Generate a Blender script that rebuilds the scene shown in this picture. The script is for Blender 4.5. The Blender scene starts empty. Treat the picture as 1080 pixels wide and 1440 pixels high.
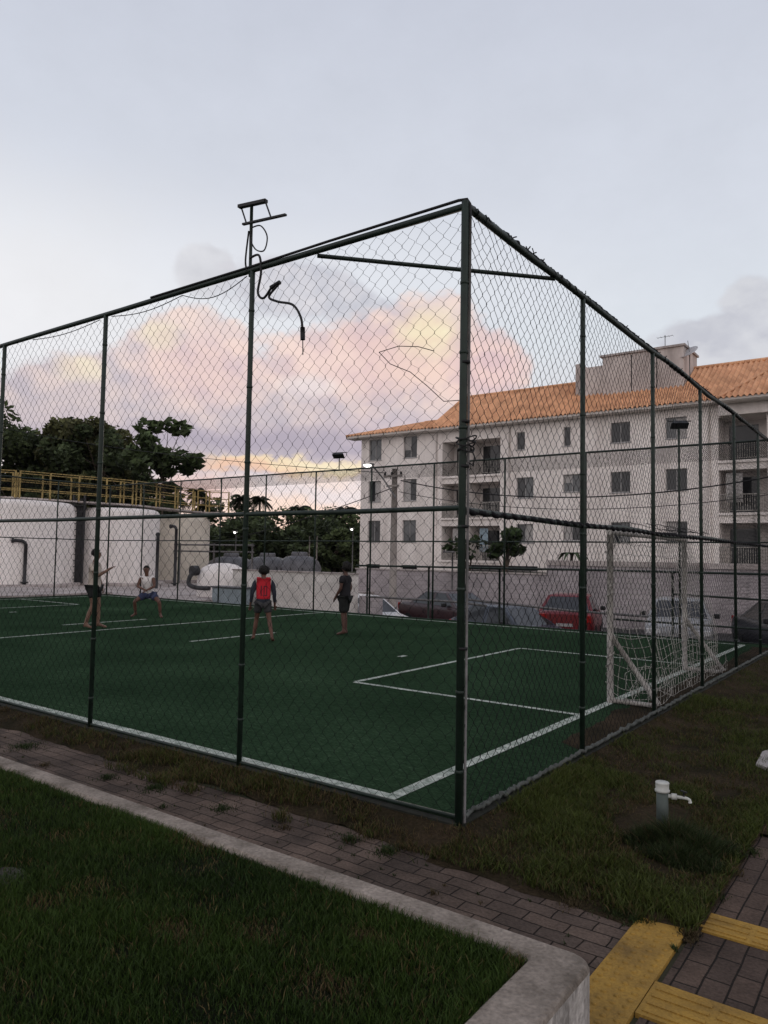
import bpy, bmesh, math, random
import numpy as np
from mathutils import Vector, Matrix, noise
from mathutils.bvhtree import BVHTree
R = math.radians
rng = random.Random(7)
nrng = np.random.default_rng(11)
scene = bpy.context.scene
COL = scene.collection

# ------------------------------------------------------------------ helpers
def tag(o, label=None, cat=None, group=None, kind=None):
    if label: o['label'] = label
    if cat: o['category'] = cat
    if group: o['group'] = group
    if kind: o['kind'] = kind
    return o

def thing(name, label, cat, loc=(0, 0, 0), rz=0, group=None):
    o = bpy.data.objects.new(name, None)
    o.empty_display_size = .2
    COL.objects.link(o)
    o.location = loc
    o.rotation_euler = (0, 0, rz)
    return tag(o, label, cat, group)

def chain_off(p):
    v = Vector((0, 0, 0))
    while p is not None:
        v += p.location
        p = p.parent
    return v

def np_mesh(name, V, F, mats, parent=None, smooth=False, midx=None, colors=None, base=True, local=False):
    """V (n,3) array, F list of faces or (m,k) int array"""
    V = np.asarray(V, float)
    me = bpy.data.meshes.new(name)
    off = np.zeros(3)
    if parent is not None:
        if not local: off = np.array(chain_off(parent))
    elif base and len(V):
        off = np.array([(V[:, 0].min() + V[:, 0].max()) / 2, (V[:, 1].min() + V[:, 1].max()) / 2, V[:, 2].min()])
    V = V - off
    if isinstance(F, np.ndarray):
        k = F.shape[1]
        me.vertices.add(len(V)); me.vertices.foreach_set('co', V.astype(np.float32).ravel())
        me.loops.add(F.size); me.loops.foreach_set('vertex_index', F.astype(np.int32).ravel())
        me.polygons.add(len(F)); me.polygons.foreach_set('loop_start', np.arange(0, F.size, k, dtype=np.int32))
        me.update(calc_edges=True)
    else:
        me.from_pydata(V.tolist(), [], F)
    if not isinstance(mats, (list, tuple)): mats = [mats]
    for m in mats: me.materials.append(m)
    if midx is not None: me.polygons.foreach_set('material_index', np.asarray(midx, np.int32))
    if smooth: me.polygons.foreach_set('use_smooth', np.ones(len(me.polygons), bool))
    if colors is not None:
        a = me.color_attributes.new('Col', 'FLOAT_COLOR', 'POINT')
        c = np.ones((len(V), 4), np.float32); c[:, :3] = colors
        a.data.foreach_set('color', c.ravel())
    me.validate(); me.update()
    o = bpy.data.objects.new(name, me)
    COL.objects.link(o)
    if parent is not None: o.parent = parent
    else: o.location = off
    return o

class MB:
    def __init__(s):
        s.v = []; s.f = []; s.m = []; s.sm = []
    def add(s, vs, fs, m=0, smooth=False):
        n = len(s.v)
        s.v += [tuple(v) for v in vs]
        s.f += [tuple(i + n for i in f) for f in fs]
        s.m += [m] * len(fs); s.sm += [smooth] * len(fs)
        return s
    def box(s, x0, x1, y0, y1, z0, z1, m=0, bev=0.0):
        if bev > 0:
            bm = bmesh.new()
            bmesh.ops.create_cube(bm, size=1)
            bmesh.ops.scale(bm, vec=(x1 - x0, y1 - y0, z1 - z0), verts=bm.verts)
            bmesh.ops.translate(bm, vec=((x0 + x1) / 2, (y0 + y1) / 2, (z0 + z1) / 2), verts=bm.verts)
            bmesh.ops.bevel(bm, geom=bm.edges[:], offset=bev, segments=2, affect='EDGES', profile=.5)
            bm.verts.index_update()
            s.add([v.co[:] for v in bm.verts], [[v.index for v in f.verts] for f in bm.faces], m)
            bm.free(); return s
        vs = [(x, y, z) for z in (z0, z1) for y in (y0, y1) for x in (x0, x1)]
        return s.add(vs, [(0, 2, 3, 1), (4, 5, 7, 6), (0, 1, 5, 4), (2, 6, 7, 3), (0, 4, 6, 2), (1, 3, 7, 5)], m)
    def bar(s, p, q, w, h, m=0):
        p, q = Vector(p), Vector(q); d = (q - p).normalized()
        a = d.cross(Vector((0, 0, 1)))
        if a.length < 1e-4: a = Vector((1, 0, 0))
        a.normalize(); b = a.cross(d)
        vs = [c + a * i * w / 2 + b * j * h / 2 for c in (p, q) for i, j in ((-1, -1), (1, -1), (1, 1), (-1, 1))]
        return s.add(vs, [(3, 2, 1, 0), (4, 5, 6, 7), (0, 1, 5, 4), (1, 2, 6, 5), (2, 3, 7, 6), (3, 0, 4, 7)], m)
    def tube(s, pts, r, n=8, m=0, caps=True, smooth=True):
        pts = [Vector(p) for p in pts]
        rs = r if isinstance(r, (list, tuple)) else [r] * len(pts)
        vs = []; up = None
        for i, p in enumerate(pts):
            d = (pts[min(i + 1, len(pts) - 1)] - pts[max(i - 1, 0)])
            if d.length < 1e-9: d = Vector((0, 0, 1))
            d.normalize()
            if up is None:
                up = Vector((0, 0, 1)) if abs(d.z) < .9 else Vector((1, 0, 0))
            a = d.cross(up)
            if a.length < 1e-5: a = d.orthogonal()
            a.normalize(); b = a.cross(d); b.normalize(); up = b
            for k in range(n):
                t = 2 * math.pi * k / n
                vs.append(p + (a * math.cos(t) + b * math.sin(t)) * rs[i])
        fs = []
        for i in range(len(pts) - 1):
            for k in range(n):
                fs.append((i * n + k, i * n + (k + 1) % n, (i + 1) * n + (k + 1) % n, (i + 1) * n + k))
        s.add(vs, fs, m, smooth)
        if caps:
            nb = len(s.v) - len(vs); L = (len(pts) - 1) * n
            s.f += [tuple(nb + k for k in range(n)), tuple(nb + L + k for k in reversed(range(n)))]
            s.m += [m, m]; s.sm += [False, False]
        return s
    def lathe(s, c, prof, n=24, m=0, axis='z', smooth=True):
        vs = []; c = Vector(c)
        for r, h in prof:
            for k in range(n):
                t = 2 * math.pi * k / n
                a, b = r * math.cos(t), r * math.sin(t)
                vs.append(c + (Vector((a, b, h)) if axis == 'z' else Vector((h, a, b)) if axis == 'x' else Vector((a, h, b))))
        fs = [(i * n + k, i * n + (k + 1) % n, (i + 1) * n + (k + 1) % n, (i + 1) * n + k) for i in range(len(prof) - 1) for k in range(n)]
        s.add(vs, fs, m, smooth)
        return s
    def build(s, name, mats, parent=None, smooth=None, local=False, base=True):
        o = np_mesh(name, np.array(s.v, float).reshape(-1, 3), s.f, mats, parent, midx=s.m, local=local, base=base)
        o.data.polygons.foreach_set('use_smooth', np.array(s.sm, bool) if smooth is None else np.full(len(s.f), smooth))
        return o

def copy_tree(o, parent=None):
    c = o.copy(); COL.objects.link(c)
    if parent is not None: c.parent = parent
    for ch in list(o.children): copy_tree(ch, c)
    return c

# ------------------------------------------------------------------ materials
def newmat(name):
    m = bpy.data.materials.new(name); m.use_nodes = True
    nt = m.node_tree; b = nt.nodes['Principled BSDF']
    return m, nt, b
def N(nt, t, **kw):
    n = nt.nodes.new(t)
    for k, v in kw.items(): setattr(n, k, v)
    return n
def L(nt, a, b): nt.links.new(a, b)

def mat(name, col, rough=.7, var=.25, scale=6, col2=None, bump=0, bscale=40, metal=0, spec=.3, coord='Object', detail=6, fine=0, stretch=None):
    m, nt, b = newmat(name)
    b.inputs['Roughness'].default_value = rough; b.inputs['Metallic'].default_value = metal
    b.inputs['Specular IOR Level'].default_value = spec
    if coord == 'World':
        tc = N(nt, 'ShaderNodeNewGeometry'); out = tc.outputs['Position']
    else:
        tc = N(nt, 'ShaderNodeTexCoord'); out = tc.outputs[coord]
    nz = N(nt, 'ShaderNodeTexNoise'); nz.inputs['Scale'].default_value = scale; nz.inputs['Detail'].default_value = detail
    nz.inputs['Roughness'].default_value = .65
    if stretch:
        mp = N(nt, 'ShaderNodeMapping'); mp.inputs['Scale'].default_value = stretch; L(nt, out, mp.inputs['Vector']); L(nt, mp.outputs[0], nz.inputs['Vector'])
    else: L(nt, out, nz.inputs['Vector'])
    rp = N(nt, 'ShaderNodeValToRGB')
    c2 = col2 or tuple(c * (1 - var) for c in col)
    rp.color_ramp.elements[0].position = .32; rp.color_ramp.elements[1].position = .68
    rp.color_ramp.elements[0].color = (*c2, 1); rp.color_ramp.elements[1].color = (*[min(1, c * (1 + (0 if col2 else var * .4))) for c in col], 1)
    L(nt, nz.outputs['Fac'], rp.inputs['Fac']); src = rp.outputs['Color']
    if fine:
        n3 = N(nt, 'ShaderNodeTexNoise'); n3.inputs['Scale'].default_value = bscale; n3.inputs['Detail'].default_value = 3
        L(nt, out, n3.inputs['Vector'])
        mr = N(nt, 'ShaderNodeMapRange'); mr.inputs['From Min'].default_value = .3; mr.inputs['From Max'].default_value = .7
        mr.inputs['To Min'].default_value = 1 - fine; mr.inputs['To Max'].default_value = 1 + fine
        L(nt, n3.outputs['Fac'], mr.inputs['Value'])
        mx = N(nt, 'ShaderNodeVectorMath', operation='SCALE'); L(nt, src, mx.inputs[0]); L(nt, mr.outputs[0], mx.inputs['Scale'])
        src = mx.outputs[0]
    L(nt, src, b.inputs['Base Color'])
    if bump:
        n2 = N(nt, 'ShaderNodeTexNoise'); n2.inputs['Scale'].default_value = bscale; n2.inputs['Detail'].default_value = 5
        L(nt, out, n2.inputs['Vector'])
        bp = N(nt, 'ShaderNodeBump'); bp.inputs['Strength'].default_value = bump; bp.inputs['Distance'].default_value = .02
        L(nt, n2.outputs['Fac'], bp.inputs['Height']); L(nt, bp.outputs['Normal'], b.inputs['Normal'])
    return m

def leafmat(name, trans=.25):
    m, nt, b = newmat(name)
    at = N(nt, 'ShaderNodeAttribute', attribute_name='Col')
    L(nt, at.outputs['Color'], b.inputs['Base Color'])
    b.inputs['Roughness'].default_value = .6; b.inputs['Specular IOR Level'].default_value = .15
    tr = N(nt, 'ShaderNodeBsdfTranslucent'); L(nt, at.outputs['Color'], tr.inputs['Color'])
    mx = N(nt, 'ShaderNodeMixShader'); mx.inputs[0].default_value = trans
    L(nt, b.outputs[0], mx.inputs[1]); L(nt, tr.outputs[0], mx.inputs[2])
    L(nt, mx.outputs[0], nt.nodes['Material Output'].inputs['Surface'])
    return m

def turf_mat():
    m, nt, b = newmat('artificial_turf')
    g = N(nt, 'ShaderNodeNewGeometry')
    big = N(nt, 'ShaderNodeTexNoise'); big.inputs['Scale'].default_value = .5; big.inputs['Detail'].default_value = 6
    fib = N(nt, 'ShaderNodeTexNoise'); fib.inputs['Scale'].default_value = 55; fib.inputs['Detail'].default_value = 4
    mp = N(nt, 'ShaderNodeMapping'); mp.inputs['Scale'].default_value = (.55, 1.4, 1)
    L(nt, g.outputs['Position'], big.inputs['Vector']); L(nt, g.outputs['Position'], mp.inputs['Vector']); L(nt, mp.outputs[0], fib.inputs['Vector'])
    ad = N(nt, 'ShaderNodeMath', operation='MULTIPLY_ADD'); ad.inputs[1].default_value = .24
    L(nt, big.outputs['Fac'], ad.inputs[0])
    f2 = N(nt, 'ShaderNodeMath', operation='MULTIPLY'); f2.inputs[1].default_value = .76
    mid = N(nt, 'ShaderNodeTexNoise'); mid.inputs['Scale'].default_value = 13; mid.inputs['Detail'].default_value = 8; mid.inputs['Roughness'].default_value = .75; L(nt, mp.outputs[0], mid.inputs['Vector'])
    fm = N(nt, 'ShaderNodeMath', operation='MULTIPLY_ADD'); fm.inputs[1].default_value = .5; L(nt, mid.outputs['Fac'], fm.inputs[0])
    fh = N(nt, 'ShaderNodeMath', operation='MULTIPLY'); fh.inputs[1].default_value = .5; L(nt, fib.outputs['Fac'], fh.inputs[0]); L(nt, fh.outputs[0], fm.inputs[2])
    L(nt, fm.outputs[0], f2.inputs[0]); L(nt, f2.outputs[0], ad.inputs[2])
    rp = N(nt, 'ShaderNodeValToRGB'); e = rp.color_ramp.elements
    e[0].position = .38; e[0].color = (.0085, .0180, .0098, 1)
    e[1].position = .58; e[1].color = (.034, .064, .035, 1)
    x = e.new(.66); x.color = (.10, .145, .09, 1)
    L(nt, ad.outputs[0], rp.inputs['Fac']); L(nt, rp.outputs['Color'], b.inputs['Base Color'])
    bp = N(nt, 'ShaderNodeBump'); bp.inputs['Strength'].default_value = .8; bp.inputs['Distance'].default_value = .02
    L(nt, fib.outputs['Fac'], bp.inputs['Height']); L(nt, bp.outputs[0], b.inputs['Normal'])
    b.inputs['Roughness'].default_value = 1; b.inputs['Specular IOR Level'].default_value = 0
    return m

def paver_mat(name, ca, cb, mortar, rot=0.0, warp=.05, bw=.21, bh=.105):
    m, nt, b = newmat(name)
    g = N(nt, 'ShaderNodeNewGeometry')
    mp = N(nt, 'ShaderNodeMapping'); mp.inputs['Rotation'].default_value = (0, 0, rot)
    wn = N(nt, 'ShaderNodeTexNoise'); wn.inputs['Scale'].default_value = 3
    L(nt, g.outputs['Position'], wn.inputs['Vector'])
    wm = N(nt, 'ShaderNodeVectorMath', operation='MULTIPLY_ADD'); wm.inputs[1].default_value = (warp, warp, 0)
    L(nt, wn.outputs['Color'], wm.inputs[0]); L(nt, g.outputs['Position'], wm.inputs[2])
    L(nt, wm.outputs[0], mp.inputs['Vector'])
    br = N(nt, 'ShaderNodeTexBrick'); br.inputs['Scale'].default_value = 1
    br.inputs['Brick Width'].default_value = bw; br.inputs['Row Height'].default_value = bh
    br.inputs['Mortar Size'].default_value = .005; br.inputs['Mortar Smooth'].default_value = .6
    br.inputs['Color1'].default_value = (*ca, 1); br.inputs['Color2'].default_value = (*cb, 1); br.inputs['Mortar'].default_value = (*mortar, 1)
    br.inputs['Bias'].default_value = -.1
    L(nt, mp.outputs[0], br.inputs['Vector'])
    nz = N(nt, 'ShaderNodeTexNoise'); nz.inputs['Scale'].default_value = 2.2; nz.inputs['Detail'].default_value = 8
    L(nt, g.outputs['Position'], nz.inputs['Vector'])
    mr = N(nt, 'ShaderNodeMapRange'); mr.inputs['From Min'].default_value = .3; mr.inputs['From Max'].default_value = .7
    mr.inputs['To Min'].default_value = .35; mr.inputs['To Max'].default_value = 1.25
    L(nt, nz.outputs['Fac'], mr.inputs['Value'])
    sc = N(nt, 'ShaderNodeVectorMath', operation='SCALE'); L(nt, br.outputs['Color'], sc.inputs[0]); L(nt, mr.outputs[0], sc.inputs['Scale'])
    fn = N(nt, 'ShaderNodeTexNoise'); fn.inputs['Scale'].default_value = 60; fn.inputs['Detail'].default_value = 4
    L(nt, g.outputs['Position'], fn.inputs['Vector'])
    m2 = N(nt, 'ShaderNodeMapRange'); m2.inputs['From Min'].default_value = .3; m2.inputs['From Max'].default_value = .7
    m2.inputs['To Min'].default_value = .7; m2.inputs['To Max'].default_value = 1.25
    L(nt, fn.outputs['Fac'], m2.inputs['Value'])
    s2 = N(nt, 'ShaderNodeVectorMath', operation='SCALE'); L(nt, sc.outputs[0], s2.inputs[0]); L(nt, m2.outputs[0], s2.inputs['Scale'])
    L(nt, s2.outputs[0], b.inputs['Base Color'])
    hs = N(nt, 'ShaderNodeMath', operation='MULTIPLY_ADD'); hs.inputs[1].default_value = -1.0
    L(nt, br.outputs['Fac'], hs.inputs[0])
    f3 = N(nt, 'ShaderNodeMath', operation='MULTIPLY'); f3.inputs[1].default_value = .5
    L(nt, fn.outputs['Fac'], f3.inputs[0]); L(nt, f3.outputs[0], hs.inputs[2])
    bp = N(nt, 'ShaderNodeBump'); bp.inputs['Strength'].default_value = .9; bp.inputs['Distance'].default_value = .012
    L(nt, hs.outputs[0], bp.inputs['Height']); L(nt, bp.outputs[0], b.inputs['Normal'])
    b.inputs['Roughness'].default_value = .9; b.inputs['Specular IOR Level'].default_value = .15
    return m

def block_mat(name, col, mortar, bw=.4, bh=.2, axis='xz'):
    m, nt, b = newmat(name)
    g = N(nt, 'ShaderNodeNewGeometry')
    sp = N(nt, 'ShaderNodeSeparateXYZ'); L(nt, g.outputs['Position'], sp.inputs[0])
    cb = N(nt, 'ShaderNodeCombineXYZ'); L(nt, sp.outputs['X'], cb.inputs[0]); L(nt, sp.outputs['Z'], cb.inputs[1])
    br = N(nt, 'ShaderNodeTexBrick'); br.inputs['Scale'].default_value = 1
    br.inputs['Brick Width'].default_value = bw; br.inputs['Row Height'].default_value = bh; br.inputs['Mortar Size'].default_value = .012
    br.inputs['Color1'].default_value = (*col, 1); br.inputs['Color2'].default_value = (*[c * .82 for c in col], 1); br.inputs['Mortar'].default_value = (*mortar, 1)
    L(nt, cb.outputs[0], br.inputs['Vector'])
    nz = N(nt, 'ShaderNodeTexNoise'); nz.inputs['Scale'].default_value = .8; nz.inputs['Detail'].default_value = 9
    L(nt, g.outputs['Position'], nz.inputs['Vector'])
    mr = N(nt, 'ShaderNodeMapRange'); mr.inputs['From Min'].default_value = .3; mr.inputs['From Max'].default_value = .7
    mr.inputs['To Min'].default_value = .7; mr.inputs['To Max'].default_value = 1.1
    L(nt, nz.outputs['Fac'], mr.inputs['Value'])
    sc = N(nt, 'ShaderNodeVectorMath', operation='SCALE'); L(nt, br.outputs['Color'], sc.inputs[0]); L(nt, mr.outputs[0], sc.inputs['Scale'])
    L(nt, sc.outputs[0], b.inputs['Base Color']); b.inputs['Roughness'].default_value = .9; b.inputs['Specular IOR Level'].default_value = .1
    return m

def glass_mat(name, col, rough=.08):
    m, nt, b = newmat(name)
    b.inputs['Base Color'].default_value = (*col, 1); b.inputs['Roughness'].default_value = rough
    b.inputs['Specular IOR Level'].default_value = .5
    nz = N(nt, 'ShaderNodeTexNoise'); nz.inputs['Scale'].default_value = 1.5
    tc = N(nt, 'ShaderNodeTexCoord'); L(nt, tc.outputs['Object'], nz.inputs['Vector'])
    bp = N(nt, 'ShaderNodeBump'); bp.inputs['Strength'].default_value = .05; L(nt, nz.outputs['Fac'], bp.inputs['Height']); L(nt, bp.outputs[0], b.inputs['Normal'])
    return m

def emit_mat(name, col, s):
    m, nt, b = newmat(name)
    b.inputs['Base Color'].default_value = (*col, 1); b.inputs['Emission Color'].default_value = (*col, 1); b.inputs['Emission Strength'].default_value = s
    return m

M = dict(
    turf=turf_mat(),
    line=mat('line_paint', (.52, .55, .50), .9, scale=9, col2=(.13, .17, .14), fine=.4, bscale=70, coord='World', spec=.1),
    post=mat('green_fence_paint', (.010, .022, .015), .5, .4, 9, spec=.35, bump=.15),
    galv=mat('grey_conduit', (.15, .145, .145), .6, .45, 9),
    net=mat('black_net_cord', (.012, .012, .014), .8, .3, 4, spec=.1),
    wnet=mat('white_net_cord', (.40, .385, .36), .85, .25, 6, spec=.1),
    wpaint=mat('white_goal_paint', (.42, .40, .37), .5, scale=5, col2=(.20, .185, .17), bump=.2, fine=.1),
    kerb=mat('weathered_concrete', (.315, .272, .235), .92, scale=4.2, col2=(.125, .106, .088), bump=.6, bscale=60, fine=.22, coord='World', spec=.1, detail=10),
    kerbface=mat('peeling_white_kerb_paint', (.52, .49, .46), .85, stretch=(1.6, 1.6, .45), scale=11, col2=(.15, .14, .13), bump=.5, bscale=40, fine=.2, coord='World', detail=10),
    beam=mat('dark_concrete_beam', (.024, .026, .02), .9, .6, 7, bump=.4, coord='World'),
    soil=mat('verge_soil', (.046, .032, .020), .95, scale=1.9, col2=(.013, .012, .006), bump=.7, bscale=45, fine=.35, coord='World', spec=.05, detail=9),
    lawnsoil=mat('lawn_soil', (.012, .015, .007), .95, scale=4, col2=(.006, .008, .004), bump=.7, bscale=50, coord='World', spec=.05),
    paver=paver_mat('red_brown_pavers', (.130, .094, .075), (.080, .060, .050), (.018, .013, .010), 0.0),
    paver2=paver_mat('grey_brown_pavers', (.092, .064, .050), (.058, .042, .035), (.015, .012, .010), R(90), .02),
    yellow=mat('yellow_tactile_paint', (.38, .225, .045), .8, scale=3.2, col2=(.17, .105, .034), bump=.3, bscale=80, fine=.14, coord='World', spec=.15, detail=9),
    asphalt=mat('asphalt', (.055, .053, .052), .9, .35, 1.2, bump=.4, bscale=60, coord='World'),
    ground=mat('dry_ground', (.055, .05, .032), .95, scale=.6, col2=(.026, .032, .014), bump=.4, bscale=12, coord='World'),
    wall=mat('off_white_render', (.90, .835, .80), .9, stretch=(1.3, 1.3, .22), scale=1.1, col2=(.66, .60, .57), fine=.05, bscale=9, coord='World', spec=.1, detail=9),
    tank=mat('tank_white_paint', (.86, .81, .79), .75, stretch=(1.5, 1.5, .3), scale=1.0, col2=(.70, .655, .63), fine=.05, bscale=7, coord='World', detail=9),
    tankcream=mat('tank_cream_paint', (.73, .67, .58), .75, scale=.8, col2=(.56, .51, .44), fine=.05, bscale=7, coord='World', detail=9),
    trim=mat('eave_board', (.55, .50, .46), .8, .2, 3),
    concrete=mat('stained_concrete', (.50, .45, .43), .9, scale=1.0, col2=(.24, .205, .195), fine=.15, bscale=10, coord='World', detail=9),
    block=block_mat('grey_block_wall', (.43, .39, .40), (.31, .28, .29)),
    lowwall=block_mat('pale_block_wall', (.74, .70, .67), (.64, .60, .57), .5, .25),
    alu=mat('aluminium_frame', (.36, .35, .35), .5, .15, 5, metal=.2),
    glass=glass_mat('dark_window_glass', (.025, .027, .03)),
    glass2=glass_mat('grey_window_glass', (.10, .105, .11)),
    curtain=mat('pale_curtain', (.42, .40, .39), .9, .3, 8),
    bluecurt=mat('blue_curtain', (.28, .36, .42), .9, .3, 8),
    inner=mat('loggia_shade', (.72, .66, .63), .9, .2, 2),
    dark=mat('dark_opening', (.012, .012, .013), .9, .2, 2),
    yrail=mat('yellow_rail_paint', (.36, .265, .10), .6, .35, 6),
    dpipe=mat('dark_pipe', (.035, .035, .038), .55, .3, 5),
    grp=mat('grey_fibreglass', (.105, .105, .115), .5, .35, 3),
    blue=mat('pale_blue_box', (.26, .31, .34), .6, .25, 3),
    tyre=mat('tyre_rubber', (.012, .012, .012), .9, .2, 8),
    rim=mat('alloy_rim', (.45, .45, .46), .35, .15, 5, metal=.7),
    lampglass=glass_mat('headlamp_glass', (.55, .56, .58), .15),
    redlens=glass_mat('tail_lamp_red', (.25, .01, .01), .15),
    blackpl=mat('black_plastic', (.015, .015, .016), .5, .2, 8),
    bark=mat('bark', (.075, .058, .045), .95, .45, 9, bump=.8, bscale=20),
    palmbark=mat('palm_bark', (.09, .075, .06), .95, .4, 12, bump=.8, bscale=20),
    leaf=leafmat('leaf'), blade=leafmat('grass_blade', .15),
    wood=mat('weathered_pole_concrete', (.30, .27, .25), .9, .25, 4),
    cable=mat('black_cable', (.010, .010, .011), .6, .2, 5),
    pvc=mat('dull_green_pipe', (.075, .095, .088), .55, .35, 8),
    pvcw=mat('white_pvc', (.50, .51, .48), .45, scale=14, col2=(.36, .37, .35)),
    lit=emit_mat('lit_lamp', (1, .97, .9), 7),
    skin1=mat('brown_skin', (.115, .058, .042), .55, .2, 14, spec=.3),
    skin2=mat('tan_skin', (.16, .095, .068), .55, .2, 14, spec=.3),
    skin3=mat('dark_skin', (.085, .044, .034), .55, .2, 14, spec=.3),
    hair=mat('black_hair', (.008, .007, .006), .7, .4, 40, bump=.9, bscale=60),
    eye=mat('eye_dark', (.02, .015, .012), .2, .1, 5),
    lip=mat('lips', (.16, .06, .05), .5, .1, 5),
    shirtw=mat('cream_shirt', (.44, .38, .33), .9, .25, 6, bump=.5, bscale=14),
    shirtb=mat('black_shirt', (.014, .013, .016), .9, .3, 6, bump=.5, bscale=14),
    navy=mat('navy_sleeves', (.022, .025, .036), .9, .3, 6, bump=.5, bscale=14),
    shortk=mat('black_shorts', (.012, .013, .013), .85, .3, 6, bump=.4, bscale=14),
    shortg=mat('charcoal_shorts', (.045, .045, .048), .9, .3, 6, bump=.4, bscale=14),
    shortb=mat('blue_shorts', (.045, .055, .11), .9, .3, 6, bump=.4, bscale=14),
    tank_top=mat('white_tank_top', (.70, .66, .65), .9, .25, 6, bump=.5, bscale=14),
    paper=mat('pale_slab', (.32, .30, .29), .9, .3, 6, coord='World'),
)
def tile_mat():
    m, nt, b = newmat('terracotta_tiles')
    g = N(nt, 'ShaderNodeNewGeometry')
    br = N(nt, 'ShaderNodeTexBrick'); br.inputs['Scale'].default_value = 1; br.inputs['Brick Width'].default_value = .27; br.inputs['Row Height'].default_value = .36
    br.offset = 0; br.inputs['Mortar Size'].default_value = .004
    br.inputs['Color1'].default_value = (.76, .43, .25, 1); br.inputs['Color2'].default_value = (.58, .31, .18, 1); br.inputs['Mortar'].default_value = (.2, .08, .04, 1)
    L(nt, g.outputs['Position'], br.inputs['Vector'])
    nz = N(nt, 'ShaderNodeTexNoise'); nz.inputs['Scale'].default_value = .9; nz.inputs['Detail'].default_value = 9
    L(nt, g.outputs['Position'], nz.inputs['Vector'])
    mr = N(nt, 'ShaderNodeMapRange'); mr.inputs['From Min'].default_value = .3; mr.inputs['From Max'].default_value = .7; mr.inputs['To Min'].default_value = .8; mr.inputs['To Max'].default_value = 1.12
    L(nt, nz.outputs['Fac'], mr.inputs['Value'])
    sc = N(nt, 'ShaderNodeVectorMath', operation='SCALE'); L(nt, br.outputs['Color'], sc.inputs[0]); L(nt, mr.outputs[0], sc.inputs['Scale'])
    L(nt, sc.outputs[0], b.inputs['Base Color']); b.inputs['Roughness'].default_value = .85; b.inputs['Specular IOR Level'].default_value = .15
    return m
M['tile'] = tile_mat()
def paint(name, col, rough=.3):
    return mat(name, col, rough, .12, 2, spec=.5)
def bib_mat():
    m, nt, b = newmat('red_bib')
    tc = N(nt, 'ShaderNodeTexCoord'); sp = N(nt, 'ShaderNodeSeparateXYZ'); L(nt, tc.outputs['Object'], sp.inputs[0])
    ab = N(nt, 'ShaderNodeMath', operation='ABSOLUTE'); L(nt, sp.outputs['X'], ab.inputs[0])
    gt = N(nt, 'ShaderNodeMath', operation='GREATER_THAN'); gt.inputs[1].default_value = .136; L(nt, ab.outputs[0], gt.inputs[0])
    mx = N(nt, 'ShaderNodeMix', data_type='RGBA'); L(nt, gt.outputs[0], mx.inputs['Factor'])
    mx.inputs['A'].default_value = (.50, .014, .028, 1); mx.inputs['B'].default_value = (.62, .55, .54, 1)
    L(nt, mx.outputs['Result'], b.inputs['Base Color']); b.inputs['Roughness'].default_value = .9
    return m
M['bib'] = bib_mat()

# ------------------------------------------------------------------ camera
CAM = Vector((2.4868, -4.2722, 1.7)); YAW, PIT, ROL, FPX = .6318, .0583, .0170, 1046.04
fw = Vector((-math.sin(YAW) * math.cos(PIT), math.cos(YAW) * math.cos(PIT), math.sin(PIT)))
rt = Vector((math.cos(YAW), math.sin(YAW), 0)); up = rt.cross(fw)
r2 = rt * math.cos(ROL) + up * math.sin(ROL); u2 = -rt * math.sin(ROL) + up * math.cos(ROL)
cd = bpy.data.cameras.new('camera'); cam = bpy.data.objects.new('camera', cd); COL.objects.link(cam)
cd.sensor_fit = 'VERTICAL'; cd.sensor_height = 36; cd.sensor_width = 27; cd.lens = 36 * FPX / 1440
cd.clip_start = .05; cd.clip_end = 3000
cam.matrix_world = Matrix(((r2.x, u2.x, -fw.x, CAM.x), (r2.y, u2.y, -fw.y, CAM.y), (r2.z, u2.z, -fw.z, CAM.z), (0, 0, 0, 1)))
scene.camera = cam
scene.view_settings.view_transform = 'Standard'; scene.view_settings.look = 'None'
scene.view_settings.exposure = 0; scene.view_settings.gamma = 1
scene.cycles.max_bounces = 4; scene.cycles.diffuse_bounces = 2; scene.cycles.glossy_bounces = 2
scene.cycles.transparent_max_bounces = 4; scene.cycles.use_denoising = True
scene.cycles.sample_clamp_indirect = 4

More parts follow.
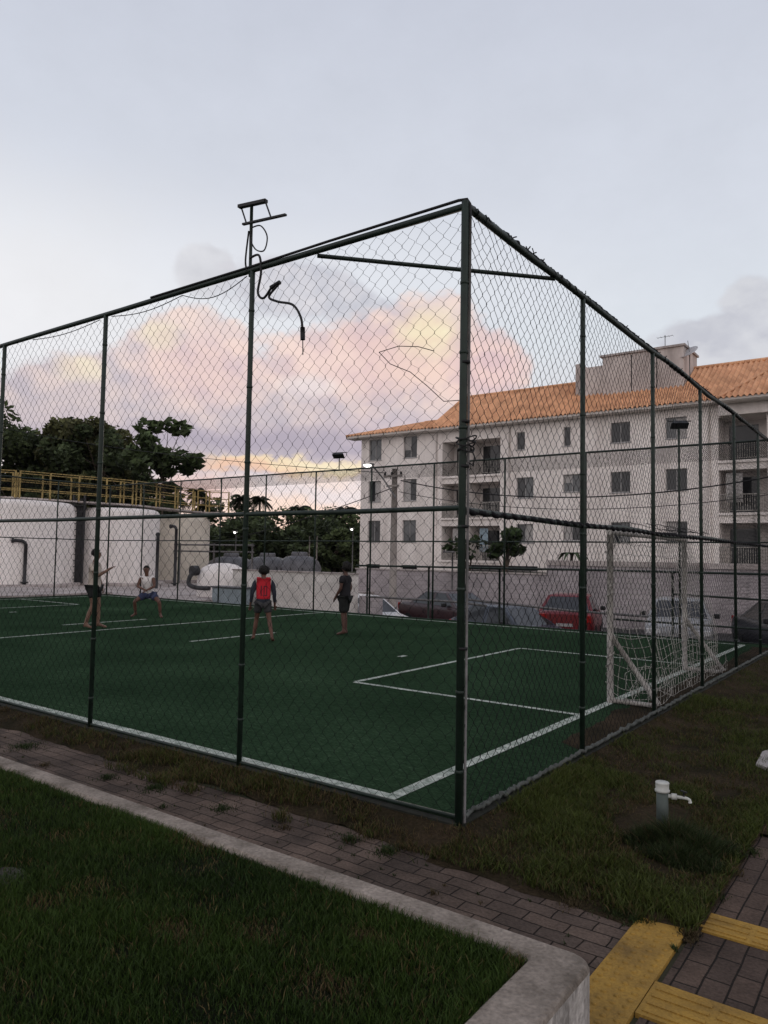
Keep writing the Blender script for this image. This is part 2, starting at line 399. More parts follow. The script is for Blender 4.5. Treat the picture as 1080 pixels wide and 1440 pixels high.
# ------------------------------------------------------------------ dusk sky
def s2l(c): return tuple(((v / 255) / 12.92 if v <= 10 else (((v / 255) + .055) / 1.055) ** 2.4) for v in c)
def build_sky():
    w = bpy.data.worlds.new('World'); scene.world = w; w.use_nodes = True
    w.cycles.sampling_method = 'NONE'   # near-uniform dusk sky: found by bounced rays
    nt = w.node_tree; nt.nodes.clear()
    out = N(nt, 'ShaderNodeOutputWorld'); bg = N(nt, 'ShaderNodeBackground'); L(nt, bg.outputs[0], out.inputs[0])
    tc = N(nt, 'ShaderNodeTexCoord')
    def ma(op, a, b=None, c=None):
        n = N(nt, 'ShaderNodeMath', operation=op)
        for i, x in enumerate((a, b, c)):
            if x is None: continue
            if isinstance(x, (int, float)): n.inputs[i].default_value = x
            else: L(nt, x, n.inputs[i])
        return n.outputs[0]
    sp = N(nt, 'ShaderNodeSeparateXYZ'); L(nt, tc.outputs['Generated'], sp.inputs[0])
    # compass bearing measured from the direction of the far goal area, and elevation, both in radians
    az = ma('ADD', ma('ARCTAN2', sp.outputs[0], sp.outputs[1]), YAW)
    el = ma('ARCSINE', sp.outputs[2])
    # noise for ragged clouds
    def nz(scale, detail, rough=.6, off=0):
        mp = N(nt, 'ShaderNodeMapping'); mp.inputs['Scale'].default_value = (1, 1, 1.6); mp.inputs['Location'].default_value = (off, off * .7, off * 1.3)
        L(nt, tc.outputs['Generated'], mp.inputs['Vector'])
        n = N(nt, 'ShaderNodeTexNoise'); n.inputs['Scale'].default_value = scale; n.inputs['Detail'].default_value = detail; n.inputs['Roughness'].default_value = rough
        L(nt, mp.outputs[0], n.inputs['Vector']); return n
    n1 = nz(9, 4, .62); n2 = nz(9, 5, .62, 3.7); n3 = nz(26, 4, .65, 1.9)
    waz = ma('MULTIPLY_ADD', ma('SUBTRACT', n1.outputs['Fac'], .5), .13, az)
    wel = ma('MULTIPLY_ADD', ma('SUBTRACT', n2.outputs['Fac'], .5), .075, el)
    # base gradient on elevation
    mr = N(nt, 'ShaderNodeMapRange'); mr.inputs['From Min'].default_value = -.05; mr.inputs['From Max'].default_value = 1.2
    L(nt, el, mr.inputs['Value'])
    rp = N(nt, 'ShaderNodeValToRGB'); e = rp.color_ramp.elements
    def pos(x): return (x + .05) / 1.25
    e[0].position = 0; e[0].color = (*s2l((200, 186, 190)), 1)
    e[1].position = 1; e[1].color = (*s2l((176, 180, 196)), 1)
    for p, c in ((.03, (222, 208, 212)), (.12, (226, 220, 226)), (.28, (224, 230, 238)), (.42, (217, 222, 233)), (.60, (208, 213, 226)), (.75, (198, 203, 218))):
        x = e.new(pos(p)); x.color = (*s2l(c), 1)
    L(nt, mr.outputs[0], rp.inputs['Fac'])
    sky = N(nt, 'ShaderNodeTexSky', sky_type='NISHITA'); sky.sun_disc = False
    sky.sun_elevation = R(4); sky.sun_rotation = SUN_ROT; sky.altitude = 0
    sks = N(nt, 'ShaderNodeVectorMath', operation='SCALE'); sks.inputs['Scale'].default_value = .12
    L(nt, sky.outputs[0], sks.inputs[0])
    mx = N(nt, 'ShaderNodeMix', data_type='RGBA'); mx.inputs['Factor'].default_value = .06
    L(nt, rp.outputs['Color'], mx.inputs['A']); L(nt, sks.outputs[0], mx.inputs['B'])
    cur = mx.outputs['Result']
    def blob(ca, ce, ra, re, col, op=1, soft=.55, nm=.0):
        nonlocal cur
        dx = ma('DIVIDE', ma('SUBTRACT', waz, ca), ra); dy = ma('DIVIDE', ma('SUBTRACT', wel, ce), re)
        d = ma('SQRT', ma('ADD', ma('MULTIPLY', dx, dx), ma('MULTIPLY', dy, dy)))
        if nm: d = ma('MULTIPLY_ADD', ma('SUBTRACT', n3.outputs['Fac'], .5), nm, d)
        s = N(nt, 'ShaderNodeMapRange', interpolation_type='SMOOTHSTEP')
        s.inputs['From Min'].default_value = 1 + soft * .5; s.inputs['From Max'].default_value = 1 - soft
        s.inputs['To Min'].default_value = 0; s.inputs['To Max'].default_value = op
        L(nt, d, s.inputs['Value'])
        m = N(nt, 'ShaderNodeMix', data_type='RGBA'); L(nt, s.outputs[0], m.inputs['Factor'])
        L(nt, cur, m.inputs['A']); m.inputs['B'].default_value = (*s2l(col), 1); cur = m.outputs['Result']
    # brighter, whiter sky low on the left
    blob(-.50, .29, .36, .15, (240, 240, 243), .9, .95)
    blob(-.02, .35, .30, .08, (230, 233, 240), .7, .95)
    # ---- cumulus: puffy density with relief shading
    cbw = N(nt, 'ShaderNodeCombineXYZ')
    for i_, q_ in enumerate((n1, n2, n3)): L(nt, q_.outputs['Fac'], cbw.inputs[i_])
    def field(off):
        mp = N(nt, 'ShaderNodeMapping'); mp.inputs['Scale'].default_value = (1, 1, 1.35); mp.inputs['Location'].default_value = off
        L(nt, tc.outputs['Generated'], mp.inputs['Vector'])
        wv = N(nt, 'ShaderNodeVectorMath', operation='MULTIPLY_ADD'); wv.inputs[1].default_value = (.06, .06, .06); L(nt, cbw.outputs[0], wv.inputs[0]); L(nt, mp.outputs[0], wv.inputs[2])
        f = N(nt, 'ShaderNodeTexNoise'); f.inputs['Scale'].default_value = 6.5; f.inputs['Detail'].default_value = 5; f.inputs['Roughness'].default_value = .58; L(nt, mp.outputs[0], f.inputs['Vector'])
        v = N(nt, 'ShaderNodeTexVoronoi', feature='F1'); v.inputs['Scale'].default_value = 15
        v.inputs['Detail'].default_value = 1; v.inputs['Roughness'].default_value = .5; v.normalize = True
        L(nt, wv.outputs[0], v.inputs['Vector'])
        return ma('ADD', ma('MULTIPLY', f.outputs['Fac'], .62), ma('MULTIPLY', ma('SUBTRACT', 1.0, v.outputs['Distance']), .38))
    P0 = field((0, 0, 0)); P1 = field((-.010, -.006, -.024))
    rel = N(nt, 'ShaderNodeMapRange'); rel.inputs['From Min'].default_value = -.075; rel.inputs['From Max'].default_value = .075
    L(nt, ma('SUBTRACT', P0, P1), rel.inputs['Value']); rel = rel.outputs[0]
    def ell(ca, ce, ra, re):
        dx = ma('DIVIDE', ma('SUBTRACT', az, ca), ra); dy = ma('DIVIDE', ma('SUBTRACT', el, ce), re)
        return ma('SUBTRACT', 1.0, ma('SQRT', ma('ADD', ma('MULTIPLY', dx, dx), ma('MULTIPLY', dy, dy))))
    def mixc(fac, a, b):
        m = N(nt, 'ShaderNodeMix', data_type='RGBA')
        for sk, x in (('Factor', fac), ('A', a), ('B', b)):
            if isinstance(x, tuple): m.inputs[sk].default_value = (*s2l(x), 1)
            elif isinstance(x, (int, float)): m.inputs[sk].default_value = x
            else: L(nt, x, m.inputs[sk])
        return m.outputs['Result']
    def cloud(els, dark, lit, op, amp=1.15, w=.22, gain=.8):
        nonlocal cur
        reg = None
        for e_ in els:
            v = ell(*e_); reg = v if reg is None else ma('MAXIMUM', reg, v)
        D = ma('ADD', ma('MULTIPLY', ma('MINIMUM', reg, .55), gain), ma('MULTIPLY', ma('SUBTRACT', P0, .60), amp * 1.6))
        s = N(nt, 'ShaderNodeMapRange', interpolation_type='SMOOTHSTEP'); s.inputs['From Min'].default_value = 0; s.inputs['From Max'].default_value = w
        s.inputs['To Max'].default_value = op; L(nt, D, s.inputs['Value'])
        cur = mixc(s.outputs[0], cur, mixc(rel, dark, lit)); return s.outputs[0]
    cloud([(-.252, .360, .050, .034)], (202, 202, 208), (220, 220, 225), .7)
    cloud([(-.11, .345, .125, .055), (-.04, .325, .09, .04)], (196, 197, 207), (222, 219, 224), .9)
    cloud([(.43, .275, .11, .036), (.53, .265, .17, .075), (.47, .30, .06, .04)], (192, 193, 203), (212, 213, 219), .85)
    main = [(-.20, .180, .40, .100), (-.03, .215, .22, .12), (-.26, .245, .11, .07), (.03, .275, .12, .085), (.145, .243, .07, .06), (-.40, .20, .10, .04)]
    lowd = N(nt, 'ShaderNodeMapRange'); lowd.inputs['From Min'].default_value = .13; lowd.inputs['From Max'].default_value = .27; L(nt, el, lowd.inputs['Value'])
    dk = mixc(lowd.outputs[0], (186, 178, 189), (214, 202, 207)); lt = mixc(lowd.outputs[0], (208, 195, 199), (243, 222, 214))
    mk = cloud(main, dk, lt, .97, gain=1.0)
    # warm light caught on the upper lobes, only on cloud
    def glow(ca, ce, ra, re, c0, c1, op):
        nonlocal cur
        v = ell(ca, ce, ra, re)
        s = N(nt, 'ShaderNodeMapRange', interpolation_type='SMOOTHSTEP'); s.inputs['From Min'].default_value = -.1; s.inputs['From Max'].default_value = .75; s.inputs['To Max'].default_value = op
        L(nt, ma('ADD', v, ma('MULTIPLY', ma('SUBTRACT', P0, .60), 1.3)), s.inputs['Value'])
        cur = mixc(ma('MULTIPLY', s.outputs[0], mk), cur, mixc(rel, c0, c1))
    glow(.0, .262, .18, .085, (230, 200, 198), (247, 217, 204), .95)
    glow(-.24, .235, .11, .07, (226, 200, 202), (244, 216, 208), .9)
    glow(.145, .246, .07, .06, (228, 198, 200), (244, 212, 206), .9)
    glow(-.09, .25, .12, .045, (232, 205, 203), (246, 220, 212), .8)
    glow(.052, .296, .062, .042, (244, 220, 194), (251, 242, 206), .95)
    glow(-.300, .276, .038, .022, (240, 222, 202), (249, 238, 210), .8)
    glow(-.395, .226, .042, .022, (240, 222, 202), (249, 239, 210), .8)
    glow(-.105, .222, .05, .022, (236, 222, 222), (248, 238, 234), .9)
    glow(.02, .16, .16, .04, (200, 184, 196), (216, 198, 204), .6)
    # mauve shadowed base
    blob(-.20, .150, .30, .022, (186, 176, 189), .8, .8, .5)
    blob(-.15, .143, .25, .014, (181, 172, 186), .8, .7, .4)
    # afterglow strip along the horizon
    blob(-.12, .117, .15, .0085, (250, 226, 190), .95, .6, .25)
    blob(-.205, .111, .08, .009, (246, 205, 178), .9, .7, .25)
    blob(-.09, .1185, .06, .006, (252, 238, 206), .8, .7, .25)
    blob(-.09, .088, .22, .015, (242, 230, 231), .9, .8, .2)
    blob(-.28, .086, .09, .016, (234, 198, 190), .8, .8, .2)
    # warm glow added to the unseen sky behind, to light building and tank fronts
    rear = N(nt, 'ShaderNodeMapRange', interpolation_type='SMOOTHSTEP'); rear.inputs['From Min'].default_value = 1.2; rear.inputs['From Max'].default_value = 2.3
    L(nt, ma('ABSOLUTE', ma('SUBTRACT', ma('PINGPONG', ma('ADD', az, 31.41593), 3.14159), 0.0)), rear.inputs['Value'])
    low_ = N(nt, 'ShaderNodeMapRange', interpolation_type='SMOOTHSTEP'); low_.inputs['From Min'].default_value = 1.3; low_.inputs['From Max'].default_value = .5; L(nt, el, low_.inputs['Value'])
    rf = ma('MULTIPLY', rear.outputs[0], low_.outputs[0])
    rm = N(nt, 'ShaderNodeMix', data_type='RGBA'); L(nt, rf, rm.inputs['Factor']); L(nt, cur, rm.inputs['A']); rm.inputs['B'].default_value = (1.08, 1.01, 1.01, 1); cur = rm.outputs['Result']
    # fine mottling
    mo = N(nt, 'ShaderNodeMapRange'); mo.inputs['From Min'].default_value = .3; mo.inputs['From Max'].default_value = .7
    mo.inputs['To Min'].default_value = .975; mo.inputs['To Max'].default_value = 1.025; L(nt, n2.outputs['Fac'], mo.inputs['Value'])
    sc = N(nt, 'ShaderNodeVectorMath', operation='SCALE'); L(nt, cur, sc.inputs[0]); L(nt, mo.outputs[0], sc.inputs['Scale'])
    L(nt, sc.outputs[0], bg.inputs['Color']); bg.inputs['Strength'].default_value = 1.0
# the sun has just set beyond the far side of the pitch: bearing (from +Y) of the afterglow
SUN_B = -YAW - .13
SUN_ROT = SUN_B
build_sky()
sd = bpy.data.lights.new('sun', 'SUN'); sd.energy = .25; sd.angle = R(12); sd.color = (1, .86, .72)
sun = bpy.data.objects.new('sun', sd); COL.objects.link(sun)
el = R(5)
dv = Vector((-math.sin(SUN_B) * math.cos(el), -math.cos(SUN_B) * math.cos(el), -math.sin(el)))
sun.rotation_euler = dv.to_track_quat('-Z', 'Y').to_euler(); sun.location = (-20, 60, 30)

# ------------------------------------------------------------------ ground
FX, FY = -23.28, 12.8          # far corner of the cage; near right corner at 0,0
def smooth(a, b, x):
    t = min(1, max(0, (x - a) / (b - a))); return t * t * (3 - 2 * t)
def lot_z(x, y): return -1.05 + max(-16, min(6, x)) * .022 + .30
def ground_z(x, y):
    near = -.112
    far = lot_z(x, y) - .012
    far = far + (-.22 - far) * smooth(-18, -21, x)
    far = far + (.85 - far) * smooth(24.15, 24.2, y) * smooth(-22, -21, x)
    return near + (far - near) * smooth(13.0, 13.9, y)
xs = sorted(set([-900, -400, -200, -120] + [x * 2.0 for x in range(-40, 21)] + [-22, -21.5, -21, -18, -19, -20, 60, 120, 300, 900]))
ys = sorted(set([-400, -150, -60, -30, -20, -15, -10, -6, -3, 0, 4, 8, 12, 13, 13.2, 13.4, 13.6, 13.9, 16, 20, 24, 24.15, 24.2, 24.4, 30, 37, 46, 60, 90, 150, 300, 600, 1500]))
V = [(x, y, ground_z(x, y)) for y in ys for x in xs]
nx = len(xs)
F = [(j * nx + i, j * nx + i + 1, (j + 1) * nx + i + 1, (j + 1) * nx + i) for j in range(len(ys) - 1) for i in range(nx - 1)]
tag(np_mesh('ground', np.array(V), F, M['ground'], base=False), kind='structure')
# car park surface beyond the far fence
mb = MB(); gx = [-17, -12, -8, -4, 0, 6, 14]
mb.add([(x, y, lot_z(x, y)) for y in (13.95, 24.1) for x in gx], [(i, i + 1, i + 8, i + 7) for i in range(6)])
tag(mb.build('car_park_road', M['asphalt'], base=False), kind='structure')
# verge soil sheets round the cage
mb = MB()
def bank(x, y):
    d = math.hypot(max(0, x - .05), max(0, -y - .05))
    return .062 * max(0, 1 - d / .30) ** 1.5
def sheet(x0, x1, y0, y1, z, n=24, amp=.012):
    nxx = max(2, int((x1 - x0) / .25)); nyy = max(2, int((y1 - y0) / .25))
    nxx = min(nxx * 2, 160); nyy = min(nyy, 80)
    vs = []
    for j in range(nyy + 1):
        for i in range(nxx + 1):
            x = x0 + (x1 - x0) * i / nxx; y = y0 + (y1 - y0) * j / nyy
            e = min(i, nxx - i, j, nyy - j)
            ry_ = y + ((.10 * noise.noise(Vector((x * 2.3, 4.4, 0))) + .05 * noise.noise(Vector((x * 7, 1.4, 0))) - .03) if (j == 0 and y0 < 0) else 0)
            vs.append((x, ry_, (-.0975 if (j == 0 and y0 < 0) else z + bank(x, y)) + (amp * noise.noise(Vector((x * 1.7, y * 1.7, 0))) if e > 0 else 0)))
    mb.add(vs, [(j * (nxx + 1) + i, j * (nxx + 1) + i + 1, (j + 1) * (nxx + 1) + i + 1, (j + 1) * (nxx + 1) + i) for j in range(nyy) for i in range(nxx)])
sheet(-14, 0.05, -.33, -.04, -.088); sheet(0.05, 1.56, -.42, 13.0, -.082)
sheet(1.56, 9, 1.25, 13.0, -.082)
tag(mb.build('verge_ground', M['soil'], base=False, smooth=True), kind='structure')
# paths
mb = MB(); mb.box(-16, 1.27, -1.62, -.34, -.2, -.1)
mb.box(1.27, 1.50, -.36, -.12, -.2, -.1)
tag(mb.build('brick_path', M['paver'], base=False), kind='structure')
mb = MB(); mb.box(1.515, 6, -.11, 1.25, -.2, -.1); mb.box(1.53, 6, -.915, -.335, -.2, -.1); mb.box(1.53, 6, -6, -1.2, -.2, -.1)
tag(mb.build('brick_pavement', M['paver2'], base=False), kind='structure')

# tactile paving: yellow slabs with raised domes and bars
def tactile(x0, x1, y0, y1, bars, axis):
    m = MB(); m.box(x0, x1, y0, y1, -.2, -.091)
    if bars:
        k = 0
        if axis == 'x':
            yy = y0 + .035
            while yy < y1 - .03:
                xx = x0 + .02
                while xx < x1 - .1:
                    m.box(xx, min(xx + .22, x1 - .02), yy - .011, yy + .011, -.0912, -.086); xx += .25
                yy += .062
    else:
        yy = y0 + .03
        while yy < y1:
            xx = x0 + .03
            while xx < x1:
                m.lathe((xx, yy, -.0912), [(.014, 0), (.012, .0042), (.007, .0062), (.0005, .0066)], 8); xx += .055
            yy += .055
    return m
p = thing('tactile_paving', 'yellow tactile paving strip with raised domes beside the kerb corner', 'paving', (1.4, -.9, -.1))
tactile(1.275, 1.505, -1.6, -.465, False, 'y').build('paving_slab', M['yellow'], p)
MB().box(1.275, 1.505, -.4645, -.365, -.2, -.0915).build('paving_slab', M['yellow'], p)
mb = tactile(1.275, 1.505, -5.5, -1.605, False, 'y'); mb.build('paving_slab', M['yellow'], p)
p = thing('tactile_paving', 'lower yellow tactile branch running right along the bottom of the photo', 'paving', (2.5, -1.06, -.1), group='yellow tactile branches')
tactile(1.51, 5.9, -1.195, -.92, True, 'x').build('paving_slab', M['yellow'], p)
p = thing('tactile_paving', 'upper yellow tactile branch running right beside the grass corner', 'paving', (2.5, -.22, -.1), group='yellow tactile branches')
tactile(1.51, 5.9, -.33, -.115, True, 'x').build('paving_slab', M['yellow'], p)
# pale slab at the frame edge
mb = MB(); pts = [(1.23, 3.0), (1.50, 2.75), (1.9, 2.9), (2.1, 3.4), (1.8, 4.1), (1.35, 4.0), (1.2, 3.5)]
mb.add([(x, y, -.10) for x, y in pts] + [(x * .98 + .03, y * .98 + .06, -.055) for x, y in pts], [tuple(range(13, 6, -1))[::-1]] + [(i, (i + 1) % 7, 7 + (i + 1) % 7, 7 + i) for i in range(7)])
tag(mb.build('concrete_slab', M['paper']), 'pale concrete slab set in the grass at the right edge', 'slab')

# raised lawn: soil bed + kerb with a rounded corner
KT = .28
mb = MB(); mb.box(-16, 1.31, -8, -1.725, -.15, KT - .030)
tag(mb.build('lawn_ground', M['lawnsoil'], base=False), kind='structure')
def kerb():
    # cross-section swept round an L path; outer edge then inner edge
    ro, ri = .085, .02
    def arc(cx, cy, r, a0, a1, n=10): return [(cx + r * math.cos(a0 + (a1 - a0) * k / n), cy + r * math.sin(a0 + (a1 - a0) * k / n)) for k in range(n + 1)]
    xo, yo, xi, yi = 1.505, -1.60, 1.300, -1.735
    seg = [-16 + i * .5 for i in range(34)]
    outer = [(x, yo) for x in seg if x < xo - ro - .05] + arc(xo - ro, yo - ro, ro, R(90), 0) + [(xo, yo - ro - .4 * k) for k in range(1, 14)]
    inner = [(x, yi) for x in seg if x < xo - ro - .05] + arc(xi - ri, yi - ri, ri, R(90), 0) + [(xi, yo - ro - .4 * k) for k in range(1, 14)]
    b = .018; V = []; n = len(outer)
    for (ox, oy), (ix, iy) in zip(outer, inner):
        d = Vector((ix - ox, iy - oy)); d.normalize()
        jz = .006 * noise.noise(Vector((ox * 2, oy * 2, 3)))
        ww = .004 * noise.noise(Vector((ox * 3, oy * 3, 9)))
        ox += d.x * ww; oy += d.y * ww
        V += [(ox, oy, -.15), (ox, oy, KT - b + jz), (ox + d.x * b * .35, oy + d.y * b * .35, KT - b * .35 + jz), (ox + d.x * b, oy + d.y * b, KT + jz), (ix - d.x * b, iy - d.y * b, KT + jz), (ix, iy, KT - b + jz), (ix, iy, -.1)]
    F = []; mi = []
    for i in range(n - 1):
        for k in range(6):
            F.append((i * 7 + k, i * 7 + k + 1, (i + 1) * 7 + k + 1, (i + 1) * 7 + k)); mi.append(1 if k == 0 else 0)
    o = np_mesh('kerb', np.array(V), F, [M['kerb'], M['kerbface']], smooth=False, midx=mi)
    return o
tag(kerb(), 'weathered white concrete kerb with a rounded corner edging the raised lawn', 'kerb')

# ------------------------------------------------------------------ grass (numpy blades)
def blades(name, P, h, w, lean, cols, parent=None):
    """P (n,3) roots"""
    n = len(P)
    a = nrng.uniform(0, 2 * np.pi, n); s = np.stack([np.cos(a), np.sin(a), np.zeros(n)], 1)
    b = nrng.uniform(0, 2 * np.pi, n); l = np.stack([np.cos(b), np.sin(b), np.zeros(n)], 1) * (lean * nrng.uniform(.2, 1.2, n) * h)[:, None]
    z = np.zeros((n, 3)); z[:, 2] = h
    V = np.empty((n, 5, 3))
    V[:, 0] = P - s * w[:, None]; V[:, 1] = P + s * w[:, None]
    V[:, 2] = P + s * w[:, None] * .75 + z * .55 + l * .35; V[:, 3] = P - s * w[:, None] * .75 + z * .55 + l * .35
    V[:, 4] = P + z * .95 + l
    base = np.arange(n) * 5
    q = np.stack([base, base + 1, base + 2, base + 3], 1); t = np.stack([base + 3, base + 2, base + 4, base + 4], 1)
    me = bpy.data.meshes.new(name)
    F3 = np.concatenate([np.stack([base, base + 1, base + 2], 1), np.stack([base, base + 2, base + 3], 1), np.stack([base + 3, base + 2, base + 4], 1)])
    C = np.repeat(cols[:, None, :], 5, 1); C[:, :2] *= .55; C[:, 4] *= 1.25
    return np_mesh(name, V.reshape(-1, 3), F3, M['blade'], colors=C.reshape(-1, 3), base=False)

def fbm(x, y, s, seed=0):
    return np.array([noise.fractal(Vector((float(a) * s + seed, float(b) * s - seed, seed)), 1, 2, 4) for a, b in zip(x, y)])

def scatter(x0, x1, y0, y1, n): return nrng.uniform(x0, x1, n), nrng.uniform(y0, y1, n)

DRY = [(.15, -2.37, .11), (.39, -2.18, .10), (.83, -2.29, .13), (.73, -1.95, .07), (-1.6, -2.2, .12)]
def lawn():
    parts = []
    for (x0, x1, y0, y1, n) in ((-1.2, 1.305, -3.3, -1.73, 110000), (-4.5, -1.2, -2.9, -1.73, 50000), (-9, -4.5, -3, -1.735, 9000), (-4, 1.295, -5, -3.3, 12000)):
        x, y = scatter(x0, x1, y0, y1, n); parts.append(np.stack([x, y], 1))
    # fringe leaning over the kerb
    x, y = scatter(-6, 1.29, -1.80, -1.735, 7000); parts.append(np.stack([x, y], 1))
    x, y = scatter(1.23, 1.31, -4, -1.735, 3500); parts.append(np.stack([x, y], 1))
    P = np.concatenate(parts); f = fbm(P[:, 0], P[:, 1], 1.1, 2.3); g = fbm(P[:, 0], P[:, 1], 3.5, 5.1)
    keep = nrng.uniform(0, 1, len(P)) < np.clip(1.05 + .9 * g + .5 * f, .25, 1)
    P, f, g = P[keep], f[keep], g[keep]; n = len(P)
    h = np.clip(.031 + .014 * f + .009 * g + nrng.normal(0, .009, n), .012, .08)
    w = nrng.uniform(.0011, .0023, n)
    dry = (nrng.uniform(0, 1, n) < np.clip(.05 + .9 * (-g - .22), .03, .7))
    c = np.stack([.027 + .012 * f, .050 + .019 * f, .009 + .002 * f], 1) * nrng.uniform(.55, 1.45, (n, 1))
    c[dry] = np.array([.11, .082, .036]) * nrng.uniform(.5, 1.3, (dry.sum(), 1))
    for (px, py, pr_) in DRY:
        d_ = np.hypot((P[:, 0] - px) / 1.5, P[:, 1] - py) / pr_
        hit = (d_ < 1.2) & (nrng.uniform(0, 1, n) < np.clip(1.1 - d_, 0, .75))
        c[hit] = np.array([.105, .075, .038]) * nrng.uniform(.5, 1.4, (hit.sum(), 1)); h[hit] *= .6
    c = np.clip(c, .002, 1)
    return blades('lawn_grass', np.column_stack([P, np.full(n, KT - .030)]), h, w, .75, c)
tag(lawn(), 'dense dark green grass on the raised lawn inside the kerb', 'grass', kind='stuff')

def verge():
    parts = []
    for (x0, x1, y0, y1, n) in ((0.06, 1.55, -.44, 2.2, 60000), (.06, 2.2, 2.2, 6, 40000), (.06, 3.5, 6, 12.9, 26000), (1.55, 4, 1.2, 4, 9000),
                                (-3.2, .1, -.58, -.05, 22000), (-9, -3.2, -.56, -.05, 16000)):
        x, y = scatter(x0, x1, y0, y1, n); parts.append(np.stack([x, y], 1))
    P = np.concatenate(parts); f = fbm(P[:, 0], P[:, 1], 1.3, 8.3); g = fbm(P[:, 0], P[:, 1], 4.5, 1.1)
    edge = np.clip((np.where(P[:, 0] < -.6, -.22, -.36) - P[:, 1] + .16 * f) / .16, 0, 1)           # ragged edge over the path
    keep = nrng.uniform(0, 1, len(P)) < np.clip(.80 - .12 * (P[:, 0] < 0) + 1.0 * f + .9 * g - 1.0 * edge, .02, 1)
    P, f, g = P[keep], f[keep], g[keep]; n = len(P)
    h = np.clip(.036 + .035 * f + .015 * g + nrng.normal(0, .012, n), .012, .12); w = nrng.uniform(.0016, .0034, n)
    dry = nrng.uniform(0, 1, n) < np.clip(.26 - .7 * f, .06, .7)
    dry |= (P[:, 0] < 0) & (nrng.uniform(0, 1, n) < .45)
    c = np.stack([.042 + .014 * f, .055 + .018 * f, .012 + .003 * f], 1) * nrng.uniform(.5, 1.45, (n, 1))
    c[dry] = np.array([.092, .066, .031]) * nrng.uniform(.4, 1.25, (dry.sum(), 1))
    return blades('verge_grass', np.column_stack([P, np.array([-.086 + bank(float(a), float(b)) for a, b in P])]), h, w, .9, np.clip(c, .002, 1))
tag(verge(), 'patchy brown and green grass on the verge round the fence', 'grass', kind='stuff')

def weeds():
    P = []; H = []; C = []
    def tuft(cx, cy, r, n, h, col, z=-.1):
        a = nrng.uniform(0, 6.283, n); q = r * .75 * np.abs(nrng.normal(0, 1, n)) * (1 + .5 * np.sin(2 * a + cx * 7))
        P.append(np.stack([cx + q * np.cos(a), cy + q * np.sin(a), np.full(n, z)], 1)); H.append(h * nrng.uniform(.4, 1.2, n) * (1.1 - .5 * q / r))
        C.append(np.array(col) * nrng.uniform(.5, 1.4, (n, 1)))
    G = (.030, .046, .015); B = (.075, .058, .03)
    for x, y, r, n in ((1.27, -.42, .07, 420), (1.52, -.42, .06, 320), (1.50, -.60, .02, 60), (1.18, -.40, .12, 500), (.95, -.44, .10, 260), (-.20, -.50, .10, 420), (-.5, -.5, .09, 260), (-2.3, -.62, .14, 380), (-2.8, -.7, .10, 260), (-1.55, -.62, .12, 260), (-4.2, -.62, .2, 420), (-5.0, -.8, .18, 400), (-3.5, -.82, .08, 120), (-1.9, -.85, .05, 70), (-.95, -.62, .06, 90), (.32, -.8, .03, 40), (1.49, -.15, .05, 200), (1.53, .1, .06, 260), (1.54, .5, .07, 260), (1.56, .9, .08, 240)):
        tuft(x, y, r, n, .035, G if nrng.uniform() < .7 else B)
    for k in range(60):
        x = nrng.uniform(-6, 1.2); y = nrng.uniform(-1.5, -.5); tuft(x, y, .015, 10, .02, G if k % 3 else B)
    P, H, C = np.concatenate(P), np.concatenate(H), np.concatenate(C)
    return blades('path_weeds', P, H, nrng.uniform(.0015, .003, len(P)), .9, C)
tag(weeds(), 'small weeds creeping over the edges of the brick paving', 'weeds', kind='stuff')

p = thing('drain_cover', 'dark grey round drain cover sunk in the lawn at the left edge', 'drain cover', (-.84, -2.56, KT - .05))
dcm = mat('dark_stained_concrete', (.065, .06, .055), .95, .5, 9, bump=.6, bscale=50, coord='World')
MB().lathe((-.84, -2.56, KT - .052), [(.105, 0), (.105, .034), (.098, .040), (.092, .034), (0, .035)], 28).build('cover', dcm, p)
MB().lathe((-.84, -2.56, KT - .052), [(.107, 0), (.128, 0), (.128, .028), (.107, .028)], 28).build('rim', dcm, p)
# tall dark tuft at the water pipe
def tuft_clump():
    P = []; H = []
    for (cx, cy, rx, ry, n, hh) in ((1.16, .66, .16, .17, 2600, .20), (1.33, .62, .17, .20, 2600, .17), (1.02, .62, .13, .13, 1500, .14), (1.25, .44, .22, .14, 2200, .12), (1.42, .42, .12, .12, 1000, .09), (1.12, .84, .12, .08, 900, .13), (1.45, .72, .10, .14, 900, .10)):
        a = nrng.uniform(0, 6.283, n); q = nrng.uniform(0, 1, n) ** .6 * (1 + .35 * np.sin(a * 3 + cx * 9) * nrng.uniform(.3, 1, n))
        P.append(np.stack([cx + rx * q * np.cos(a), cy + ry * q * np.sin(a), np.full(n, -.09)], 1)); H.append((hh * (1.1 - .65 * np.clip(q, 0, 1.2))) * nrng.uniform(.45, 1.15, n))
    P = np.concatenate(P); H = np.concatenate(H); n = len(P)
    c = np.array([.020, .030, .010]) * nrng.uniform(.45, 1.6, (n, 1)); dry = nrng.uniform(0, 1, n) < .06; c[dry] = (.07, .052, .03)
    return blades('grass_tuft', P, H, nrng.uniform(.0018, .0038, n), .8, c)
tag(tuft_clump(), 'tall dark grass clump round the foot of the standpipe', 'grass', kind='stuff')

